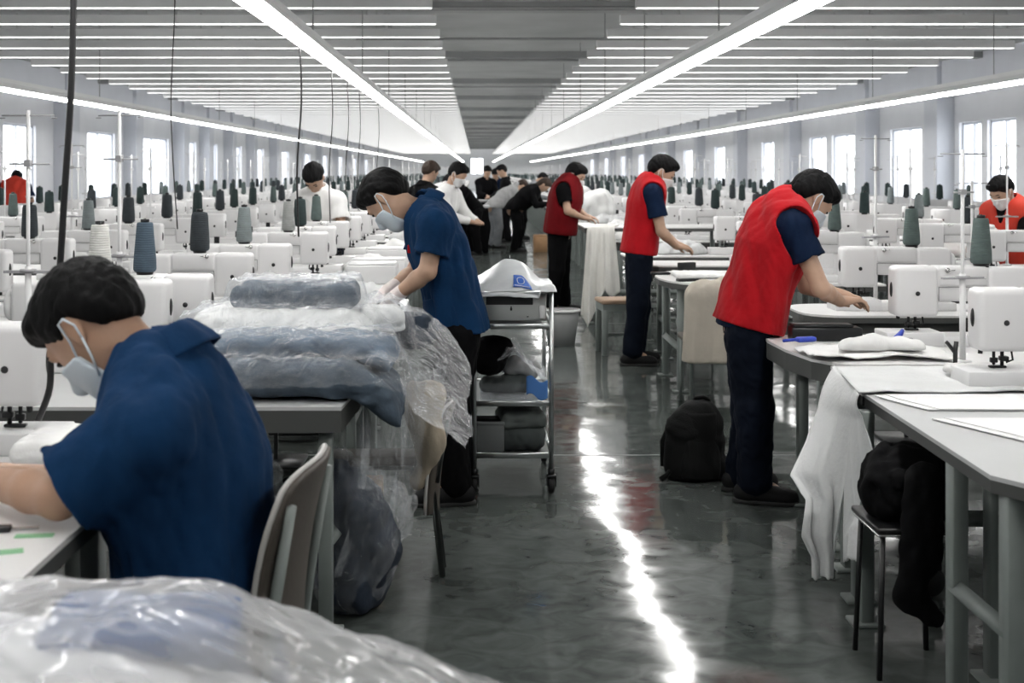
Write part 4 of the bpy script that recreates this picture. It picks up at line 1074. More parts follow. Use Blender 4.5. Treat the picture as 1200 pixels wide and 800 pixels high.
FZ = .862
def build_tables():
    # seated man's table
    custom_table('white topped table at which the seated man in blue works', [(-2.0, 1.95), (-.765, 1.95), (-.765, 2.98), (-2.0, 2.98)], [(-.86, 2.1), (-.86, 2.88), (-1.9, 2.1), (-1.9, 2.88)], [((-.86, 2.1), (-.86, 2.88), .35)], z=FZ)
    custom_table('white machine table just beyond the seated man', [(-2.2, 3.05), (-.865, 3.05), (-.855, 3.90), (-2.2, 3.90)], [(-.98, 3.15), (-.98, 3.8), (-2.1, 3.15), (-2.1, 3.8)], [((-.98, 3.2), (-.98, 3.75), .35)])
    # table under the plastic wrapped pile
    custom_table('grey edged table under the plastic wrapped garments', [(-1.95, 4.2), (-.44, 4.2), (-.36, 5.58), (-1.95, 5.58)], [(-.50, 4.29), (-.37-.05, 5.14), (-1.85, 4.3), (-1.85, 5.4)], [((-.5, 4.3), (-.42, 5.1), .30)], topm=TOPG, th=.085)
    # table below the near plastic bag, mostly out of the picture
    custom_table('table carrying the big white plastic bag nearest the camera', [(-1.3, .95), (-.04, .95), (-.04, 1.90), (-1.3, 1.90)], [(-.14, 1.05), (-.14, 1.80), (-1.2, 1.05), (-1.2, 1.80)], [])
    # right hand work tables
    T = custom_table('grey work table with white pattern sheets at the photo edge', [(1.352, 4.45), (1.312, 3.26), (1.39, 3.12), (2.75, 3.12), (2.75, 4.45)],
                     [(1.335, 4.38), (1.362, 3.62), (1.362, 3.25), (1.58, 3.9), (2.6, 3.3), (2.6, 4.3)], [((1.362, 3.62), (1.362, 3.25), .37), ((1.58, 3.9), (2.6, 3.9), .33), ((1.36, 3.3), (2.6, 3.3), .66)], topm=TOPG)
    custom_table('machine table half covered by the draped white cloth', [(1.35, 4.47), (2.85, 4.47), (2.85, 5.08), (1.41, 5.08)], [(1.385, 4.62), (1.45, 4.98), (2.7, 4.62), (2.7, 4.98)], [((1.45, 4.6), (2.7, 4.6), .30)])
    pl = [(1.50, 5.12), (2.85, 5.12), (2.85, 6.05), (1.36, 6.05), (1.335, 5.85), (1.345, 5.55), (1.385, 5.28), (1.44, 5.17)]
    custom_table('dark sided table with curved end in front of the bright red vest', pl, [(1.52, 5.25), (1.52, 5.95), (2.7, 5.25), (2.7, 5.95)], [((1.55, 5.6), (2.7, 5.6), .32)], th=.085)
    # the white cloth over the right table end
    draped_garment()
    # pattern sheets
    for i, (poly, lab) in enumerate(((((1.40, 4.31), (1.47, 4.13), (2.6, 4.10), (2.6, 4.40), (1.38, 4.40)), 'white fabric strip lying along the back of the pattern table'),
                                    (((1.43, 3.98), (1.60, 3.60), (1.66, 3.60), (1.66, 3.50), (1.72, 3.42), (2.5, 3.42), (2.5, 3.98)), 'stack of white pattern sheets with notched corner on the grey table'))):
        mb = MB()
        for k in range(3): mb.prism([(x+k*.012*(-1)**k, y-.004*k) for x, y in poly], TZ+.001+k*.003, TZ+.0032+k*.003)
        tag(rooted(mb.build('pattern_sheet', PAPER), (poly[0][0], poly[0][1], TZ)), lab, 'fabric sheet')
    pillow('folded_cloth', (1.92, 4.72, TZ+.040), (.34, .16, .03), FAB, 5, .1, 'small white cloth lying beside the front machine bed', 'cloth')
    # oval ended table of the second red vest
    n = 10; pl = [(2.8, 8.72), (2.8, 9.95)]+[(1.62+.30*math.cos(a), 9.335+.615*math.sin(a)) for a in np.linspace(PI/2, 3*PI/2, n)]
    custom_table('large oval ended white table in front of the upright red vest', pl, [(1.44, 8.98), (1.44, 9.7), (2.7, 8.85), (2.7, 9.8)], [((1.44, 8.98), (1.44, 9.7), .30), ((1.46, 9.3), (2.7, 9.3), .45)], th=.05)
    for i, (x, y, w, d, m, lab) in enumerate(((1.62, 9.35, .34, .36, FAB, 'flat white cloth at the oval end of the table'), (1.98, 8.88, .34, .22, FABG, 'flat grey white cloth along the near side of the oval ended table'))):
        pillow('folded_cloth', (x, y, TZ+.018), (w, d, .028), m, 60+i, .1*i, lab, 'cloth', amp=.005, h=.010)
    for i, (x, y, lab) in enumerate(((1.40, 9.55, 'dark flat tool at the tip of the oval ended table'), (1.50, 8.98, 'second dark flat tool near the front of the oval ended table'), (1.62, 9.72, 'black tool under the hands of the upright red vest'))):
        mb = MB(); mb.box(-.09, .05, -.03, .03, 0, .02 if i < 2 else .08, 0, .006, 2); mb.tube([(.05, 0, .01), (.13, .01, .008)], .008, 0, 8); o = mb.build('hand_tool', DKM); o.location = (x, y, TZ+.001+(.034 if i == 0 and False else 0)); o.rotation_euler = (0, 0, .3*i); tag(o, lab, 'tool')
    # white fabric curling over the curved table
    mb = MB()
    def fn(u, v):
        x = 1.365+.60*u; y = 5.15+.34*v+.06*math.sin(u*3)
        e = max(0, .25-v)*1.0
        z = TZ+.012+.022*abs(fbm(x*1.2, y*1.3, 3))+.0
        return Vector((x, y+.0, z))
    mb.grid(fn, 50, 26); tag(rooted(solid(mb.build('white_fabric', FAB), .006), (1.37, 5.15, TZ)), 'crumpled white fabric at the curved end of the dark sided table', 'fabric')
    blob('fabric_bundle', (1.66, 5.33, TZ+.03), [(-.10, 0, .01, .045), (0, .0, .02, .055), (.10, .01, .015, .05), (.17, 0, .01, .04)], FAB, 4, 'small rolled white fabric bundle with a blue clip beside it', 'fabric', amp=.006)
    # blue clip and blue thread snips
    D = 5.42; mb = MB(); mb.box(-.045, .045, -.018, .018, .0, .022, 0, .008, 2, Matrix.Rotation(.3, 4, 'Z')); mb.tube([(-.04, .0, .01), (-.10, -.01, .006)], .007, 0, 8)
    o = mb.build('marking_clip', BPEN); o.location = (1.42, 5.50, TZ+.040); tag(o, 'dark blue clip on white fabric in front of the bright red vest', 'clip')
    r = thing('thread_snips', 'violet blue handled thread snips beside the white machine bed', 'snips', (1.76, 5.42, TZ+.050), .5)
    mb = MB(); mb.tube([(0, 0, 0), (.055, 0, .03), (.075, .005, .045)], [.010, .012, .008], 0, 8); mb.tube([(0, 0, 0), (.05, .02, .012)], .009, 0, 8); mb.build('handle', BPEN, r)
    mb = MB(); mb.tube([(0, 0, 0), (-.06, -.005, -.012)], .004, 0, 6); mb.build('blade', STEEL, r)
    # dark flat tool and dark box by the man in the red vest
    mb = MB(); mb.box(-.16, .16, -.05, .05, 0, .062, 0, .008, 2); mb.box(-.15, .12, -.045, .045, .062, .075, 0, .004, 1); o = mb.build('tool_tray', DKM); o.location = (1.60, 5.86, TZ); tag(o, 'black flat tray under the reaching arm of the red vested man', 'tray')
    mb = MB(); mb.box(-.03, .03, -.03, .03, 0, .07, 0, .004, 1); o = mb.build('cardboard_block', GREYP); o.location = (1.82, 5.60-.17, TZ+.0); tag(o, 'small grey brown block beside the reaching hand', 'block')

def build_cloths():
    # cream cloth hanging in the distance
    D = 12.9
    x0, x1 = (688-CX)*D/F, (722-CX)*D/F
    hanging('hanging_cloth', (x1-.02, D-.05, 0), (x0, D-.05, 0), (-.25, -1, 0), lambda s: float(np.interp(s, [0, .2, .35, .5, .8, 1], [.66, .72, .62, .75, 1.02, .90])), PALEC,
            'long cream cloth hanging from the table beside the dark red vest', 'cloth', 3, nfold=2.6, amp=.05, flare=.10, spread=.45, over=lambda s: .35, zt=.99, nu=60, nv=50, th=.006)
    # table that carries it
    custom_table('table whose end carries the long hanging cream cloth', [(1.10, 12.88), (2.6, 12.88), (2.6, 13.62), (1.10, 13.62)], [(1.22, 13.0), (1.22, 13.5), (1.72, 13.0), (2.5, 13.0), (2.5, 13.5)], [((1.25, 13.2), (2.5, 13.2), .3)], z=.982)
    # stool with tan seat
    def stool(x, y, rz, lab, seatm):
        r = thing('stool', lab, 'stool', (x, y, 0), rz)
        mb = MB(); mb.box(-.20, .20, -.17, .17, .43, .465, 0, .012, 3); mb.build('seat', seatm, r)
        mb = MB(); mb.box(-.19, .19, -.16, .16, .37, .43); mb.build('frame', LEGM, r)
        for a in (-1, 1):
            for b in (-1, 1): mb = MB(); mb.box(a*.17-.022, a*.17+.022, b*.14-.022, b*.14+.022, 0, .38, 0, .003, 1); mb.build('leg', LEGM, r)
        mb = MB(); mb.box(-.16, .16, -.01, .01, .14, .17); mb.build('stretcher', LEGM, r)
        return r
    def small_stool(x, y, rz, lab, seatm):
        r = thing('stool', lab, 'stool', (x, y, 0), rz)
        mb = MB(); mb.box(-.125, .125, -.14, .14, .448, .465, 0, .006, 2); mb.build('seat', seatm, r)
        mb = MB(); mb.box(-.125, .125, -.14, .14, .438, .447, 0, .003, 1); mb.build('rim', STEEL, r)
        for a in (-1, 1):
            for b in (-1, 1): mb = MB(); mb.tube([(a*.10, b*.11, .44), (a*.115, b*.125, 0)], .009, 0, 8); mb.build('leg', BLK, r)
        return r
    D = 10.9; stool((728-CX)*D/F, D, .1, 'tan topped stool between the hanging cream cloth and the red vest', mat('tan_seat', (.36, .25, .17), .7, noise=.1))
    # black stool with black coat
    r = small_stool(1.345, 4.02, .0, 'low stool with thin light edge under the pattern table end', BLK)
    blob('black_coat', (1.345, 4.02, .466), [(-.05, 0, .06, .09), (.03, .03, .08, .10), (.07, -.02, .06, .08), (-.02, -.04, .10, .09), (0, .06, .14, .09), (.07, .05, .13, .08)], BLACKC, 8, 'black coat heaped on the low stool beside the draped cloth', 'coat', amp=.012, h=.01, k=.06)
    S = Sdf((-.15, -.15, -.40), (.2, .15, .1), .008); S.cone((.03, 0, .03), (.02, 0, -.18), .062, .055, .02); S.cone((.02, 0, -.18), (-.015, 0, -.30), .055, .042, .02); S.cone((-.015, 0, -.30), (.045, -.03, -.36), .046, .026, .03); S.folds(.006, 25, 3)
    o = S.mesh('trouser_leg', BLACKC); o.location = (1.325, 3.86, .575); tag(o, 'black trouser leg dangling in front of the low stool', 'garment')
    # caster and foot bar seen below the table
    r = thing('caster', 'black caster wheel of a stool behind the table leg', 'caster', (1.66, 4.66, 0))
    mb = MB(); mb.lathe([(.01, -.018), (.048, -.018), (.055, -.008), (.055, .008), (.048, .018), (.01, .018)], (0, 0, 0), 0, 20, Matrix.Translation((0, 0, .056)) @ Matrix.Rotation(PI/2, 4, 'X') @ Matrix.Rotation(.4, 4, 'Y')); mb.build('wheel', RUB, r)
    mb = MB(); mb.box(-.03, .03, -.03, .03, .10, .14, 0, .005, 1); mb.tube([(0, 0, .14), (0, 0, .2)], .012); mb.build('fork', DKM, r)
    # chair with cream jacket, by the red vested man
    D = 8.35; cx = (838-CX)*D/F
    r = thing('chair', 'grey chair carrying a cream jacket behind the bright red vest', 'chair', (cx, D+.1, 0), R(90))
    chair_parts(r, LEGM, BROWN, back=.78)
    S = Sdf((-.35, -.30, -.62), (.35, .30, .12), .010)
    S.cone((-.15, 0, -.02), (.15, 0, -.02), .075, .075, .03, (0, 1, 0), .8); S.cone((-.155, 0, -.05), (-.165, .0, -.45), .085, .085, .04, (0, 1, 0), .8); S.cone((.12, 0, -.05), (.13, 0, -.44), .115, .12, .04, (0, 1, 0), .7); S.cone((0, 0, -.05), (0, 0, -.42), .12, .14, .05, (0, 1, 0), .6)
    S.folds(.012, 17, 6, (1, 1, .25)); S.cut((0, 0, -.46), (0, 0, -1))
    o = S.mesh('jacket', CREAM); o.location = (cx+.02, D-.165, .785); tag(o, 'cream jacket hung over the grey chair back', 'jacket')
    # beige jacket under the plastic canopy
    D = 4.95; cx = (498-CX)*D/F
    r = thing('chair', 'chair hidden under the plastic film and a beige jacket', 'chair', (cx-.17, D+.0, 0), R(180)); chair_parts(r, LEGD, BROWN, back=.66, w=.16)
    S = Sdf((-.22, -.2, -.40), (.22, .2, .12), .009)
    S.cone((-.06, 0, -.0), (.06, 0, .02), .055, .05, .03); S.cone((-.02, 0, -.02), (.03, -.02, -.16), .085, .075, .04, (0, 1, 0), .6); S.cone((.04, -.02, -.15), (-.03, 0, -.30), .06, .035, .03); S.folds(.008, 20, 9, (1, 1, .4))
    o = S.mesh('jacket', BEIGE); o.location = (cx, D-.06, .67); o.scale = (.75, .75, 1); tag(o, 'beige jacket hanging on the chair below the plastic film', 'jacket')

def chair_parts(r, legm, backm, back=.9, w=.40):
    """local +x is the front; back panel at -x"""
    mb = MB(); mb.box(-.20, .21, -w/2, w/2, .425, .462, 0, .014, 3); mb.build('seat', backm, r)
    for b in (-1, 1):
        mb = MB(); mb.tube([(.18, b*(w/2-.03), .43), (.20, b*(w/2-.02), 0)], .0125, 0, 10); mb.build('leg', legm, r)
        mb = MB(); mb.tube([(-.24, b*(w/2-.02), 0), (-.19, b*(w/2-.03), .43), (-.215, b*(w/2-.03), back-.30), (-.255, b*(w/2-.03), back-.06)], .0125, 0, 10); mb.build('leg', legm, r)
    mb = MB(); mb.tube([(-.19, -w/2+.03, .415), (-.19, w/2-.03, .415), (.18, w/2-.03, .415), (.18, -w/2+.03, .415), (-.19, -w/2+.03, .415)], .011, 0, 8); mb.build('seat_frame', legm, r)
    mb = MB()
    def fn(u, v):
        a = (u-.5)*2; z = back-.42+.42*v
        wd = (w/2)*(1-.10*max(0, v-.8)*5*abs(a)**3)
        x = -.215-.050*((z-(back-.42))/.42)**2*1.3+.035*a*a
        return Vector((x, a*wd, z-.03*abs(a)**4*(v > .6)*(v-.6)*2.5))
    mb.grid(fn, 18, 16); bk = solid(mb.build('backrest', backm, r), .022); bv = bk.modifiers.new('round', 'BEVEL'); bv.width = .007; bv.segments = 2; bv.limit_method = 'ANGLE'
    mb = MB(); mb.tube([fn(0, v)+Vector((.006, 0, 0)) for v in np.linspace(0, 1, 10)]+[fn(u, 1)+Vector((.006, 0, .0)) for u in np.linspace(.06, .94, 14)]+[fn(1, v)+Vector((.006, 0, 0)) for v in np.linspace(1, 0, 10)], .0065, 0, 8)
    p = mb.build('piping', mat('pale_piping', (.45, .44, .42), .5), r); p['label'] = 'pale edge piping'

def build_chair():
    r = thing('chair', 'brown backed chair with pale edge under the seated man in blue', 'chair', (-.61, 2.78, 0), R(180-5)); chair_parts(r, LEGM, BROWN, back=.935, w=.42)

def build_trolley():
    D0, D1 = 6.15, 6.80; xa, xb = -.005, .365
    r = thing('trolley', 'grey steel trolley with three levels standing behind the blue-shirted man', 'trolley', ((xa+xb)/2, (D0+D1)/2, 0))
    w, d = (xb-xa)/2, (D1-D0)/2
    for sx in (-1, 1):
        for sy in (-1, 1):
            top = .975 if sx > 0 or sy > 0 else .955
            mb = MB(); mb.tube([(sx*w, sy*d, .115), (sx*w, sy*d, top)], .0115, 0, 12); mb.build('post', CHROME, r)
            mb = MB(); mb.tube([(sx*w, sy*d, .12), (sx*w, sy*d, .085)], .017, 0, 10); mb.box(sx*w-.022, sx*w+.022, sy*d-.03, sy*d+.03, .078, .094, 0, .004, 1)
            mb.box(sx*w-.024, sx*w-.019, sy*d-.018, sy*d+.035, .035, .085); mb.box(sx*w+.019, sx*w+.024, sy*d-.018, sy*d+.035, .035, .085)
            fk = mb.build('caster', DKM, r)
            mb = MB(); mb.lathe([(.008, -.015), (.040, -.015), (.047, -.008), (.047, .008), (.040, .015), (.008, .015)], (0, 0, 0), 0, 20, Matrix.Translation((sx*w, sy*d+.015, .047)) @ Matrix.Rotation(PI/2, 4, 'Y')); mb.build('wheel', RUB, fk)
    for z in (.185, .435, .805):
        mb = MB(); mb.box(-w, w, -d, d, z-.004, z, 0)
        for sy in (-1, 1): mb.box(-w, w, sy*d-.006, sy*d+.006, z-.016, z+.012, 0, .003, 1)
        for sx in (-1, 1): mb.box(sx*w-.006, sx*w+.006, -d, d, z-.016, z+.012, 0, .003, 1)
        mb.build('shelf', CHROME, r)
    mb = MB()
    for sy in (-1, 1): mb.tube([(-w, sy*d, .962), (w, sy*d, .968)], .008, 0, 10)
    for sx in (-1, 1): mb.tube([(sx*w, -d, .965), (sx*w, d, .965)], .008, 0, 10)
    mb.build('rail', CHROME, r)
    # drawer box standing on the top shelf
    bx = thing('drawer_box', 'grey metal box with dark slot and keyhole on the trolley', 'box', ((xa+xb)/2, (D0+D1)/2, .8055))
    ww, dd = w-.022, d-.03
    mb = MB(); mb.box(-ww, ww, -dd, dd, .02, .150, 0, .004, 1); mb.build('body', BOXG, bx)
    mb = MB(); mb.box(-ww+.005, ww-.035, -dd-.004, -dd, .028, .146, 0, .002, 1); mb.build('front_panel', BOXG, bx)
    mb = MB(); mb.box(-ww+.035, ww-.065, -dd-.0045, -dd-.0035, .098, .138); mb.build('slot', BLK, bx)
    mb = MB(); mb.box(-.012, -.002, -dd-.007, -dd-.004, .070, .084, 0, .002, 1); mb.tube([(-.007, -dd-.005, .084), (-.007, -dd-.005, .091)], .003, 0, 6); mb.build('lock', BLK, bx)
    mb = MB(); mb.tube([(ww-.09, -dd-.004, .042), (ww-.09, -dd-.008, .042)], .004, 0, 8); mb.build('screw', STEEL, bx)
    mb = MB(); mb.box(ww-.034, ww-.005, -dd-.012, -dd-.002, .03, .095, 0, .004, 1, Matrix.Rotation(0, 4, 'Z')); mb.build('tag', PAPER, bx)
    # milky bag with blue logo on the top
    mb = MB(); cx, cy = (xa+xb)/2-.01, (D0+D1)/2
    def fz(x, y): return .978+.118*math.exp(-((x+.02)/.115)**2*1.0-((y)/.24)**2)+.045*math.exp(-((x-.08)/.06)**2-((y+.05)/.18)**2)+.008*fbm(x*3, y*3, 2)
    def fn(u, v):
        x = -.20+.42*u; y = -.36+.70*v; z = fz(x, y)
        ed = max(0, -.25-y)*.35*(1 if x < .14 else .2)
        return Vector((x, y, z-ed))
    mb.grid(fn, 44, 40); o = solid(mb.build('plastic_bag', BAGW), .003); o.data.transform(Matrix.Translation((0, 0, -.978))); o.location = (cx, cy, .978); tag(o, 'milky plastic bag with a blue printed logo on top of the trolley', 'bag')
    # printed logo: dark blue fan shape with pale rings and a bar
    mb = MB()
    def onbag(a, b, off=.004):
        x = .050+a*1.35; y = -.30+b*.85; z = fz(x, y)-max(0, -.25-y)*.35; return Vector((x, y-off, z+off*.8))
    P = [(-.028, .005), (-.026, .10), (.006, .10), (.026, .07), (.036, .03), (.038, .0)]
    def gl(u, v):
        a0 = -.027+.002*v; a1 = float(np.interp(v, [0, .3, .7, 1], [.040, .036, .024, .004])); return onbag(a0+(a1-a0)*u, .005+.11*v, .005)
    mb.grid(gl, 10, 10); mb.v = [(a, b, c-.978) for a, b, c in mb.v]; lg = solid(mb.build('logo', LBLUE, o), .001)
    mb = MB()
    for k, rr in enumerate((.013,)): mb.tube([onbag(.0+rr*math.cos(a), .055+rr*2.2*math.sin(a), .009) for a in np.linspace(0, 2*PI, 17)], .0018, 0, 5)
    mb.tube([onbag(-.022, .016, .009), onbag(.032, .016, .009)], .0018, 0, 5); mb.v = [(a, b, c-.978) for a, b, c in mb.v]; mb.build('logo_ring', PAPER, lg)
    # middle shelf: clear tray, black bag, film, blue cloth
    mb = MB(); mb.box(-w+.03, w-.02, -d+.03, d-.05, .0, .004); 
    for a, b, c, e in ((-w+.03, w-.02, -d+.03, -d+.034), (-w+.03, w-.02, d-.054, d-.05), (-w+.03, -w+.034, -d+.03, d-.05), (w-.024, w-.02, -d+.03, d-.05)): mb.box(a, b, c, e, 0, .085)
    o = mb.build('clear_tray', PLASB); o.location = (cx+.01, cy, .437); tag(o, 'clear plastic tray on the middle trolley shelf', 'tray')
    blob('garment', (cx, cy-.05, .442), [(-.09, 0, .03, .06), (0, .0, .035, .07), (.09, 0, .03, .06)], mat('dark_grey_garment', (.05, .06, .06), .9, noise=.3, nscale=8), 3, 'dark grey garment folded in the clear tray', 'garment', h=.008)
    blob('black_bag', (cx-.10, cy-.08, .545), [(-.02, 0, .10, .085), (.03, .02, .12, .075), (.0, -.02, .05, .08), (.06, 0, .12, .05)], BLACKC, 5, 'black pouch on the middle trolley shelf', 'bag', floor=False, amp=.006)
    mb = MB()
    mb.grid(lambda u, v: Vector((-.06+.24*u, -.22+.30*v, .135*math.exp(-((u-.3)/.33)**2)+.035*ridge(u*.5, v*.5, 2)+.02)), 40, 40); o = solid(mb.build('plastic_film', PLAS), .002); o.location = (cx, cy, .53); tag(o, 'crumpled clear film beside the black pouch', 'film')
    blob('cloth_bundle', (cx+.06, cy-.03, .515), [(-.03, 0, .05, .06), (.05, .02, .03, .05)], mat('grey_rag', (.30, .31, .31), .9, noise=.2, nscale=10), 6, 'pale grey rag under the clear film on the trolley', 'cloth', floor=False)
    mb = MB(); mb.grid(lambda u, v: Vector((.10*u, .0-.02*u-.05*v*.2, .018-.085*v+.012*math.sin(u*7)-.02*u)), 10, 12); o = solid(mb.build('blue_cloth', mat('sky_blue_cloth', (.05, .16, .42), .8)), .004); o.location = (cx+.075, cy-d-.012, .545); tag(o, 'bright blue cloth corner hanging over the tray edge', 'cloth')
    pillow('folded_garment', (cx+.04, cy-.12, .245), (.26, .3, .115), mat('dark_grey_garment', (.05, .06, .06), .9), 7, 0, 'dark grey bundle on the lowest trolley shelf', 'garment')
    pillow('folded_garment', (cx+.055, cy-.14, .335), (.22, .26, .075), mat('grey_green_garment', (.10, .115, .11), .9, noise=.2, nscale=8), 8, .1, 'lighter grey bundle topmost on the lowest trolley shelf', 'garment')
    mb = MB(); mb.box(-.07, .07, -.08, .08, 0, .15, 0, .006, 2); mb.box(-.072, .072, -.082, .082, .13, .15, 0, .004, 1); o = mb.build('storage_tub', mat('grey_tub', (.13, .14, .14), .5)); o.location = (cx-.10, cy-.20, .1855); tag(o, 'small grey tub at the side of the lowest trolley shelf', 'tub')

def build_backpack():
    D = 6.45; r = thing('backpack', 'black backpack standing on the floor beside the red-vested man', 'backpack', ((816-CX)*D/F, D, 0), .12)
    S = Sdf((-.24, -.2, -.01), (.24, .2, .46), .007)
    S.cone((-.01, 0, .09), (-.005, 0, .24), .150, .140, .03, (0, 1, 0), .62); S.cone((-.005, 0, .24), (.025, 0, .315), .140, .085, .04, (0, 1, 0), .65); S.cone((-.07, 0, .06), (.09, 0, .06), .07, .07, .04); S.folds(.006, 18, 5); S.cut((0, 0, .003), (0, 0, -1))
    S.mesh('body', PACK, r)
    S = Sdf((-.2, -.25, -.0), (.2, .05, .4), .007); S.cone((-.005, -.075, .075), (0, -.065, .165), .105, .095, .03, (0, 1, 0), .45); S.folds(.005, 24, 7); S.cut((0, 0, .02), (0, 0, -1)); S.mesh('front_pocket', PACK, r)
    mb = MB(); mb.grid(lambda u, v: Vector((-.075+.02*v+.15*u-.01*v, -.098+.028*v*v-.022*(1-(2*u-1)**2)+.02, .175+.165*v)), 14, 10); f = solid(mb.build('flap', PACK, r), .010)
    mb = MB(); mb.tube([(-.012, .03, .375), (.0, .01, .405), (.035, 0, .412), (.065, .0, .395), (.07, .02, .36)], .011, 0, 8); mb.build('handle', PACK, r)
    for sd in (-1, 1):
        mb = MB(); mb.tube([(sd*.04+.03, .07, .37), (sd*.11+.03, .11, .30), (sd*.155+.01, .10, .17), (sd*.15, .07, .05)], .017, 0, 8); mb.build('strap', PACK, r)
    mb = MB(); mb.tube([(-.12, -.02, .075), (-.165, -.05, .035), (-.20, -.06, .014)], [.012, .012, .015], 0, 8); mb.build('strap', PACK, r)

def build_piles():
    zt = TZ
    # folded garments under film
    def dr(x0, k): return lambda X, Y: np.maximum(0, X-x0)**1.5*k
    G = 'folded garments wrapped in film'
    pillow('folded_garment', (-.63, 4.52, zt+.072), (.74, .52, .115), DENIM, 1, .02, 'grey blue folded garment lowest in the wrapped pile, drooping over the table corner', 'garment', G, amp=.008, freq=20, droop=dr(.18, 1.5))
    pillow('folded_garment', (-.60, 4.60, zt+.165), (.62, .44, .070), DENIM2, 2, -.03, 'mid blue folded garment second from below in the wrapped pile', 'garment', G, amp=.007, freq=20, droop=dr(.15, .9))
    pillow('folded_garment', (-.72, 4.86, zt+.135), (.70, .46, .26), FAB, 3, .0, 'white folded garment behind the blue ones in the wrapped pile', 'garment', G, amp=.008, freq=16)
    pillow('folded_garment', (-.68, 4.90, zt+.300), (.46, .36, .085), DENIM, 4, .04, 'slate blue folded garment topmost in the wrapped pile', 'garment', G, amp=.008, freq=22)
    pillow('folded_garment', (-.36, 4.85, zt+.215), (.17, .20, .09), FAB, 5, .2, 'small white bundle at the aisle end of the wrapped pile', 'garment', G, amp=.008, freq=26)
    pillow('folded_garment', (-.24, 4.95, zt+.16), (.16, .24, .12), DNAVY, 6, .0, 'dark bundle behind the small white one in the wrapped pile', 'garment', G, amp=.008, freq=26)
    # clear film over everything, lifted like a canopy at the aisle end
    mb = MB()
    def heap(x, y):
        def hb(cx, cy, hx, hy, h, fall=.07):
            d = max(abs(x-cx)-hx, abs(y-cy)-hy, 0)/fall
            return h*max(0, 1-d*d*(3-2*d)) if d < 1 else 0
        z = max(hb(-.63, 4.52, .37, .26, .145), hb(-.60, 4.60, .31, .22, .212), hb(-.72, 4.86, .35, .23, .280, .09), hb(-.68, 4.92, .23, .19, .362, .09), hb(-.36, 4.85, .08, .1, .285, .12))
        can = .255*math.exp(-((x+.22)/.25)**2-((y-4.98)/.32)**2)
        return max(z, can)
    def fn(u, v):
        x = -1.10+1.08*u; y = 4.22+1.20*v
        # front part falls over the garments; aisle part reaches out past the table
        z = zt+.010+heap(x, y)
        z += .016*ridge(x*1.6, y*1.6, 1)*(.5+.5*min(1, heap(x, y)*6))+.006*ridge(x*4, y*4, 4)
        out = max(0, x+.36)
        z -= out*out*1.05*(1 if y > 4.4 else 1.15)
        if y < 4.24: z -= (4.24-y)*.2
        if x < -.9: z = max(z-(-.9-x)*.2, zt+.006)
        if x < -.42 and y > 4.2: z = max(z, zt+.006)
        return Vector((x+.02*fbm(y*2, x*2, 3)*u, y+.015*fbm(x*2, y*2, 2), z))
    mb.grid(fn, 110, 120); o = mb.build('plastic_film', PLAS); rooted(o, (-.63, 4.52, zt)); tag(o, 'crinkled clear film over the folded blue garments, jutting out over the aisle', 'film')
    # film hanging down from the pile towards the floor
    mb = MB()
    def fh(u, v):
        a = u; x = float(np.interp(a, [0, .45, .8, 1], [-.47, -.30, -.16, -.12])); y = float(np.interp(a, [0, .45, .8, 1], [4.48, 4.62, 4.95, 5.2]))
        L = float(np.interp(a, [0, .5, .75, 1], [.62, .70, .50, .30]))
        z = .80-.02*a-L*v
        fo = .035*math.sin(a*17+v*3)+.02*math.sin(a*31-v*4)
        return Vector((x+fo*.7+.05*math.sin(v*PI)*(1-a)-.10*v*v*a, y+fo-.10*v*(1-a), z))
    mb.grid(fh, 60, 44); o = mb.build('plastic_film', PLASB); rooted(o, (-.3, 4.7, .8)); tag(o, 'clear film hanging from the wrapped pile down beside the table leg', 'film')
    # navy garments in a clear sack on the floor
    r = thing('garment_sack', 'clear sack of navy garments on the floor behind the brown chair', 'sack', (-.42, 4.52, 0))
    S = Sdf((-.25, -.22, -.02), (.25, .22, .62), .009); S.cone((-.02, 0, .12), (.0, 0, .34), .11, .115, .05); S.cone((-.03, 0, .34), (-.06, 0, .47), .09, .06, .05); S.cone((.0, 0, .10), (.05, .02, .22), .11, .1, .05); S.folds(.014, 16, 3); S.cut((0, 0, .012), (0, 0, -1)); S.mesh('garments', DNAVY, r)
    S = Sdf((-.3, -.26, -.02), (.3, .26, .66), .009); S.cone((-.02, 0, .13), (.01, 0, .34), .135, .15, .05); S.cone((-.03, 0, .34), (-.07, 0, .50), .11, .07, .05); S.cone((.05, 0, .33), (.10, .02, .36), .11, .10, .05); S.folds(.016, 18, 11); S.cut((0, 0, .004), (0, 0, -1)); S.mesh('film', PLASB, r)
    mb = MB(); mb.box(-.035, .035, -.08, .08, 0, .36, 0, .004, 1); o = mb.build('cardboard_carton', TAN); o.location = (-.395, 4.93, 0); tag(o, 'tan cardboard carton edge showing behind the clear sack', 'carton')
    blob('garment_heap', (-.62, 4.75, 0), [(-.12, 0, .10, .17), (.0, .05, .14, .17), (-.02, 0, .30, .14)], BLACKC, 13, 'black garments heaped under the wrapped pile table', 'garment', amp=.014, h=.012)
    blob('film_heap', (-.78, 4.46, 0), [(0, 0, .14, .15), (.06, .02, .34, .11), (.02, 0, .48, .07)], PLASB, 14, 'crumpled clear film ball behind the chair under the table', 'film', amp=.018, h=.01)
    # near bag at the bottom of the photo
    Sx = Sdf((-.62, -.36, -.01), (.62, .38, .36), .011)
    Sx.ell((-.16, .02, .04), (.40, .30, .195), None, .05); Sx.ell((.16, .0, .03), (.34, .27, .12), None, .06); Sx.folds(.012, 13, 6); Sx.cut((0, 0, .004), (0, 0, -1))
    o = Sx.mesh('garment_bundle', mat('pale_grey_garment', (.60, .60, .61), .9, noise=.06, nscale=5)); o.location = (-.52, 1.46, zt); tag(o, 'bundle of white garments inside the big near plastic bag', 'garment')
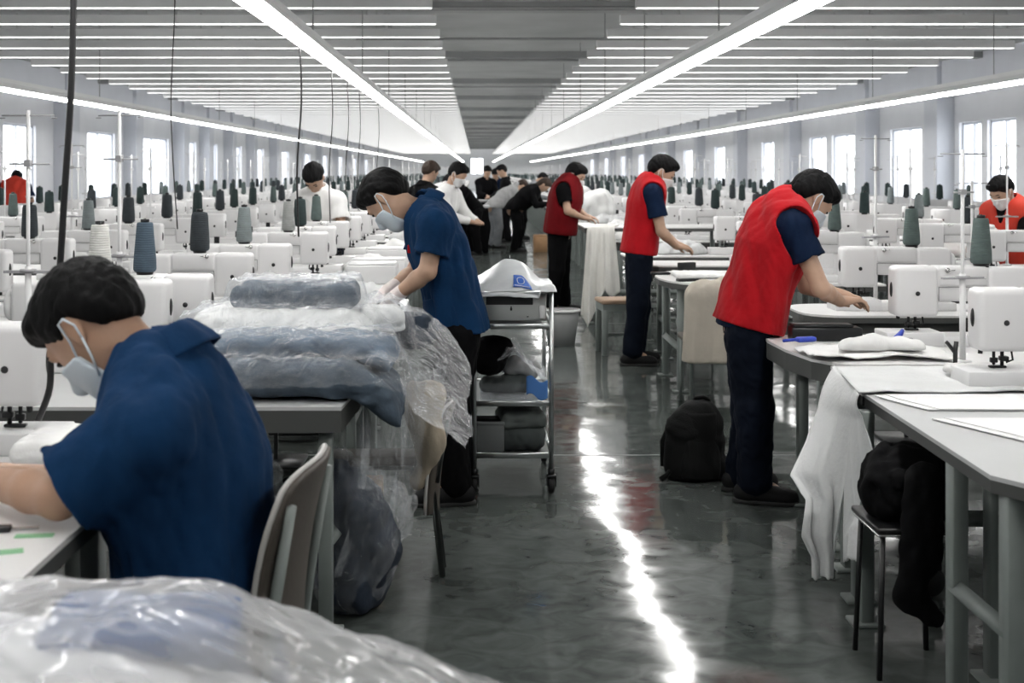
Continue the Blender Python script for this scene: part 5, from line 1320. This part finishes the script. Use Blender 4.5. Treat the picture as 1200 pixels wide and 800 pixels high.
    o = pillow('blue_garment', (-.42, 1.61, zt+.200), (.24, .17, .034), BLUEG, 8, .1, 'blue folded garment showing through the near plastic bag', 'garment', amp=.006, freq=22)
    mb = MB()
    def fb(u, v):
        x = -.66+1.26*u; y = -.44+.86*v
        top = float(np.interp(x, [-.66, -.45, .10, .16, .30, .44, .54, .60], [.02, .235, .255, .245, .185, .130, .06, .004]))
        e = max(0, 1-abs((y-.04)/.42)**2.8)**.6
        z = .006+top*e
        k = min(1, top*6)*min(1, e*2)
        z += .010*ridge(x*1.1, y*1.1, 5)*k+.005*ridge(x*2.8, y*2.8, 2)*k
        return Vector((x, y, max(.004, z)))
    mb.grid(fb, 170, 120); o = mb.build('plastic_bag', PLASF); o.location = (-.52, 1.46, zt); tag(o, 'big crinkled shiny plastic bag nearest the camera, full of white garments', 'bag')

def build_small():
    zt = TZ
    r = thing('thread_cutter', 'small black forked lever standing beside the front machine, red-vest side', 'tool', (1.80, 4.80, zt))
    MB().tube([(0, 0, 0), (0, 0, .10), (.004, 0, .135)], .009, 0, 8).build('post', BLK, r); MB().tube([(0, 0, .09), (-.028, 0, .128), (-.035, 0, .134)], .007, 0, 8).build('lever', BLK, r)
    # cables dropping from the light lines
    def cable(pts, r, lab):
        mb = MB(); pts = [Vector(p) for p in pts]; q = []
        for i in range(len(pts)-1):
            p0, p1, p2, p3 = pts[max(i-1, 0)], pts[i], pts[i+1], pts[min(i+2, len(pts)-1)]
            for k in range(6):
                t = k/6; q.append(.5*((2*p1)+(p2-p0)*t+(2*p0-5*p1+4*p2-p3)*t*t+(3*p1-p0-3*p2+p3)*t*t*t))
        q.append(pts[-1]); mb.tube(q, r, 0, 8); o = mb.build('cable', BLK); rooted(o, pts[-1]); tag(o, lab, 'cable', 'hanging power cables')
    D = 3.45
    top = P3(86, 0, D); cable([(top.x, D, LEDZ+.03), P3(86, 0, D), P3(83, 110, D), P3(76, 220, D), P3(69, 330, D), P3(60, 410, D), P3(58, 455, D), P3(45, 492, D)], .0095, 'thick black cable hanging in front of the windows down to the front machine')
    for px, y0, y1, D, lab in ((351, 52, 214, 7.95, 'black cable hanging from the light line above the pale grey yarn cones'), (388, 84, 205, 10.1, 'thin dark cable, second along the light line over the blue-shirt machines'),
                              (407, 100, 215, 11.8, 'thin dark cable just beyond the bowed black haired worker'), (421, 112, 225, 13.2, 'thin dark cable above the forehead of the blue-shirted man'),
                              (443, 125, 200, 15.2, 'faint cable over the head of the blue-shirted man'), (203, -150, 195, 9.0, 'thin wavy grey cable hanging midway between two left windows')):
        t = P3(px, y0, D); t.z = min(max(t.z, LEDZ+.02), ZC); b = P3(px+(5 if px == 203 else -1), y1, D); b.z = min(b.z, 1.14)
        cable([t, (t.x+.012, D, t.z*.7+b.z*.3), (t.x-.015, D, t.z*.35+b.z*.65), b], .006 if px == 351 else .0045, lab)
    # things on the blue man's table
    r = thing('fabric_wedge', 'folded white fabric wedge on the table in front of the blue-shirted man', 'fabric', (-.82, 6.28, zt))
    mb = MB(); mb.prism([(-.17, 0), (.13, 0), (.13, .03), (-.02, .17)], -.10, .10, 0, Matrix.Rotation(PI/2, 4, 'X')); o = mb.build('fold', FAB, r); bv = o.modifiers.new('b', 'BEVEL'); bv.width = .02; bv.segments = 3
    D = 6.55
    mb = MB(); mb.box(-.10, .10, -.04, .04, 0, .018, 0, .004, 1); mb.box(-.02, .08, -.03, .03, .018, .03, 0, .004, 1); o = mb.build('tool_tray', DKM); o.location = (-.50, 6.72, zt+.06); o.rotation_euler = (0, 0, .25); tag(o, 'black tool with silver bits beyond the hands of the blue-shirted man', 'tool')
    mb = MB(); mb.box(-.09, .07, -.04, .04, 0, .035, 0, .008, 2); mb.tube([(.0, -.041, .018), (.0, -.046, .018)], .009, 0, 10); o = mb.build('clamp', BLK); o.location = (-.37, 6.40, zt+.03); tag(o, 'black clamp with one white dot at the table edge of the blue-shirted man', 'clamp')
    pillow('folded_cloth', (-.62, 6.42, zt+.032), (.36, .16, .055), FAB, 12, .1, 'flat white cloth under the gloved hands', 'cloth', amp=.008, freq=24)
    pillow('folded_cloth', (-.52, 6.72, zt+.03), (.34, .2, .05), FABG, 13, .2, 'grey white cloth under the black tool', 'cloth', amp=.008, freq=24)
    # white cartons and machine covers beyond the blue man
    for i, (px, py, D, w, h, d, lab) in enumerate(((437, 312, 8.87, .34, .13, .3, 'long white carton on the table beyond the blue-shirted man'), (444, 288, 9.75, .42, .10, .3, 'low white carton behind the long one'), (462, 270, 10.75, .45, .12, .3, 'white carton with grey end near the fourth table'))):
        p = P3(px, py, D); mb = MB(); mb.box(-w/2, w/2, -d/2, d/2, 0, h, 0, .012, 2); mb.box(-w/2+.01, w/2-.01, -d/2+.01, d/2-.01, h, h+.012, 0, .005, 1)
        o = mb.build('carton', MW2); o.location = (p.x, D, zt); tag(o, lab, 'carton')
    # white fabric on the tables of both sides
    spots = [(-.72, 7.52), (-.75, 9.8), (-.7, 11.95), (-.72, 14.3), (-.7, 16.6), (-.75, 18.9), (1.9, 11.9), (1.8, 14.3), (1.9, 16.6), (1.95, 18.9), (-3.2, 10.35), (-3.4, 12.6), (-3.2, 14.9), (4.3, 11.47), (4.5, 14.9), (4.4, 17.2)]
    for i, (x, y) in enumerate(spots):
        s = 'blue-shirt' if x < 0 else 'red-vest'
        far = abs(x) > 3
        q = sum(1 for a, b in spots[:i] if (a < 0) == (x < 0) and (abs(a) > 3) == far)
        lab = 'heaped white fabric, %s from the front on the %s tables of the %s side' % (ORD[q], 'second row' if far else 'aisle', s)
        blob('fabric_bundle', (x, y, zt), [(-.16, 0, .02, .09), (-.04, .04, .05, .11), (.09, -.02, .04, .10), (.18, .03, .02, .08)], FAB if i % 3 else FABG, 20+i, lab, 'fabric', 'heaped fabric on the tables', h=.014, amp=.012)
    # large white heap left of the darkest red vest
    for x, y, lab in ((1.86, 20.05, 'big heap of white fabric on the table behind the dark red vest'), (1.86, 23.5, 'second big white fabric heap, further along the red-vest tables')):
        blob('fabric_heap', (x, y, zt), [(-.16, 0, .10, .19), (-.08, 0, .24, .22), (.06, 0, .30, .22), (.14, -.03, .14, .21), (.0, .05, .1, .22)], FAB, 50, lab, 'fabric', h=.02, amp=.03, freq=9)
    mb = MB(); mb.box(-.13, .13, -.15, .15, 0, .30, 0, .008, 1); mb.box(-.125, .125, -.145, .145, .30, .325, 0, .006, 1); o = mb.build('cardboard_box', TAN); o.location = ((633-CX)*24.5/F, 24.5, 0); tag(o, 'tan cardboard box beside the black coated worker', 'box')
    # black inspection tables in the aisle
    for px, D, w, lab in ((556, 24.0, .52, 'black box table with pale top in the crowd'), (571, 28.6, .9, 'second black table further back in the crowd')):
        r = thing('inspection_table', lab, 'table', ((px-CX)*D/F, D, 0))
        mb = MB(); mb.box(-w/2, w/2, -.35, .35, .03, .86, 0, .01, 1); mb.build('cabinet', BLACKC, r); mb = MB(); mb.box(-w/2-.02, w/2+.02, -.37, .37, .86, .90, 0, .006, 1); mb.build('tabletop', GREYP, r)
        for a in (-1, 1): mb = MB(); mb.box(a*(w/2-.05)-.03, a*(w/2-.05)+.03, -.3, .3, 0, .03); mb.build('foot', DKM, r)
    # white bucket behind the trolley, seen past its post
    r = thing('bucket', 'pale bucket with white rim on the floor between trolley and dark red vest', 'bucket', ((659-CX)*11.4/F, 11.4, 0)); mb = MB(); mb.lathe([(.11, 0), (.14, .22), (.15, .30)], n=20); mb.build('body', mat('pale_bucket', (.36, .37, .37), .5), r); mb = MB(); mb.lathe([(.148, .295), (.165, .30), (.165, .318), (.148, .32)], n=20, caps=False); mb.build('rim', WHITEM, r)
    # on the seated man's table
    mb = MB(); mb.box(-.05, .05, -.012, .012, 0, .0025, 0, 0); mb.box(-.05, -.03, -.012, .012, .0025, .003); o = mb.build('tape_strip', GREENT); o.location = (-.865, 2.30, FZ); o.rotation_euler = (0, 0, .35); tag(o, 'pale green label strip nearest on the seated man\'s table', 'strip')
    mb = MB(); mb.box(-.035, .035, -.010, .010, 0, .0025); o = mb.build('tape_strip', GREENT); o.location = (-.83, 2.41, FZ); o.rotation_euler = (0, 0, .12); tag(o, 'short green label strip beside the forearm', 'strip')
    r = thing('scissors', 'small black handled snips on the seated man\'s table', 'snips', (-.905, 2.44, FZ), .2); mb = MB(); mb.box(-.05, .02, -.012, .012, 0, .012, 0, .004, 2); mb.build('handle', BLK, r); mb = MB(); mb.box(.02, .07, -.004, .004, .002, .006); mb.build('blade', STEEL, r)
    r = thing('notebook', 'dark phone sized device under the elbow of the seated man', 'device', (-.80, 2.60, FZ), .1); mb = MB(); mb.box(-.045, .04, -.05, .06, 0, .009, 0, .003, 2); mb.build('case', DKM, r); mb = MB(); mb.box(-.04, .035, -.045, .055, .009, .0105, 0, 0); mb.build('screen', mat('screen_grey', (.2, .2, .21), .1), r)
    pillow('folded_cloth', (-1.06, 3.50, zt+.03), (.34, .30, .055), FAB, 30, .1, 'white cloth piece on the table behind the mask of the seated man', 'cloth', amp=.006)
    blob('fabric_bundle', (-.66, 5.40, zt+.0), [(-.15, 0, .04, .1), (0, 0, .08, .12), (.13, 0, .05, .1)], FAB, 77, 'white fabric peeking over the back of the wrapped pile', 'fabric', h=.012)

# ------------------------------------------------------------------ camera, sky, exposure
def build_view():
    c = bpy.data.cameras.new('camera'); o = bpy.data.objects.new('camera', c); COL.objects.link(o)
    o.location = (0, 0, CH); o.rotation_euler = (PI/2, 0, 0)
    c.sensor_width = 36; c.lens = F/1200*36; c.shift_x = (600-CX)/1200; c.shift_y = -(400-HY)/1200
    c.clip_start = .05; c.clip_end = 400
    c.dof.use_dof = True; c.dof.focus_distance = 5.6; c.dof.aperture_fstop = 5.0
    scn.camera = o
    w = bpy.data.worlds.new('daylight'); scn.world = w; w.use_nodes = True
    b = w.node_tree.nodes['Background']; b.inputs['Color'].default_value = (.92, .96, 1., 1); b.inputs['Strength'].default_value = 5.0
    vs = scn.view_settings; vs.view_transform = 'Standard'; vs.look = 'None'; vs.exposure = EXPO; vs.gamma = 1; vs.use_curve_mapping = False
    cy = scn.cycles
    cy.use_denoising = True; cy.max_bounces = 7; cy.diffuse_bounces = 4; cy.glossy_bounces = 4; cy.transmission_bounces = 4; cy.transparent_max_bounces = 12
    cy.sample_clamp_indirect = 6; cy.caustics_reflective = False; cy.caustics_refractive = False
EXPO = 0.0
build_room(); build_rows(); build_tables(); build_cloths(); build_chair(); build_trolley(); build_backpack(); build_piles(); build_small()
build_people(); build_view()
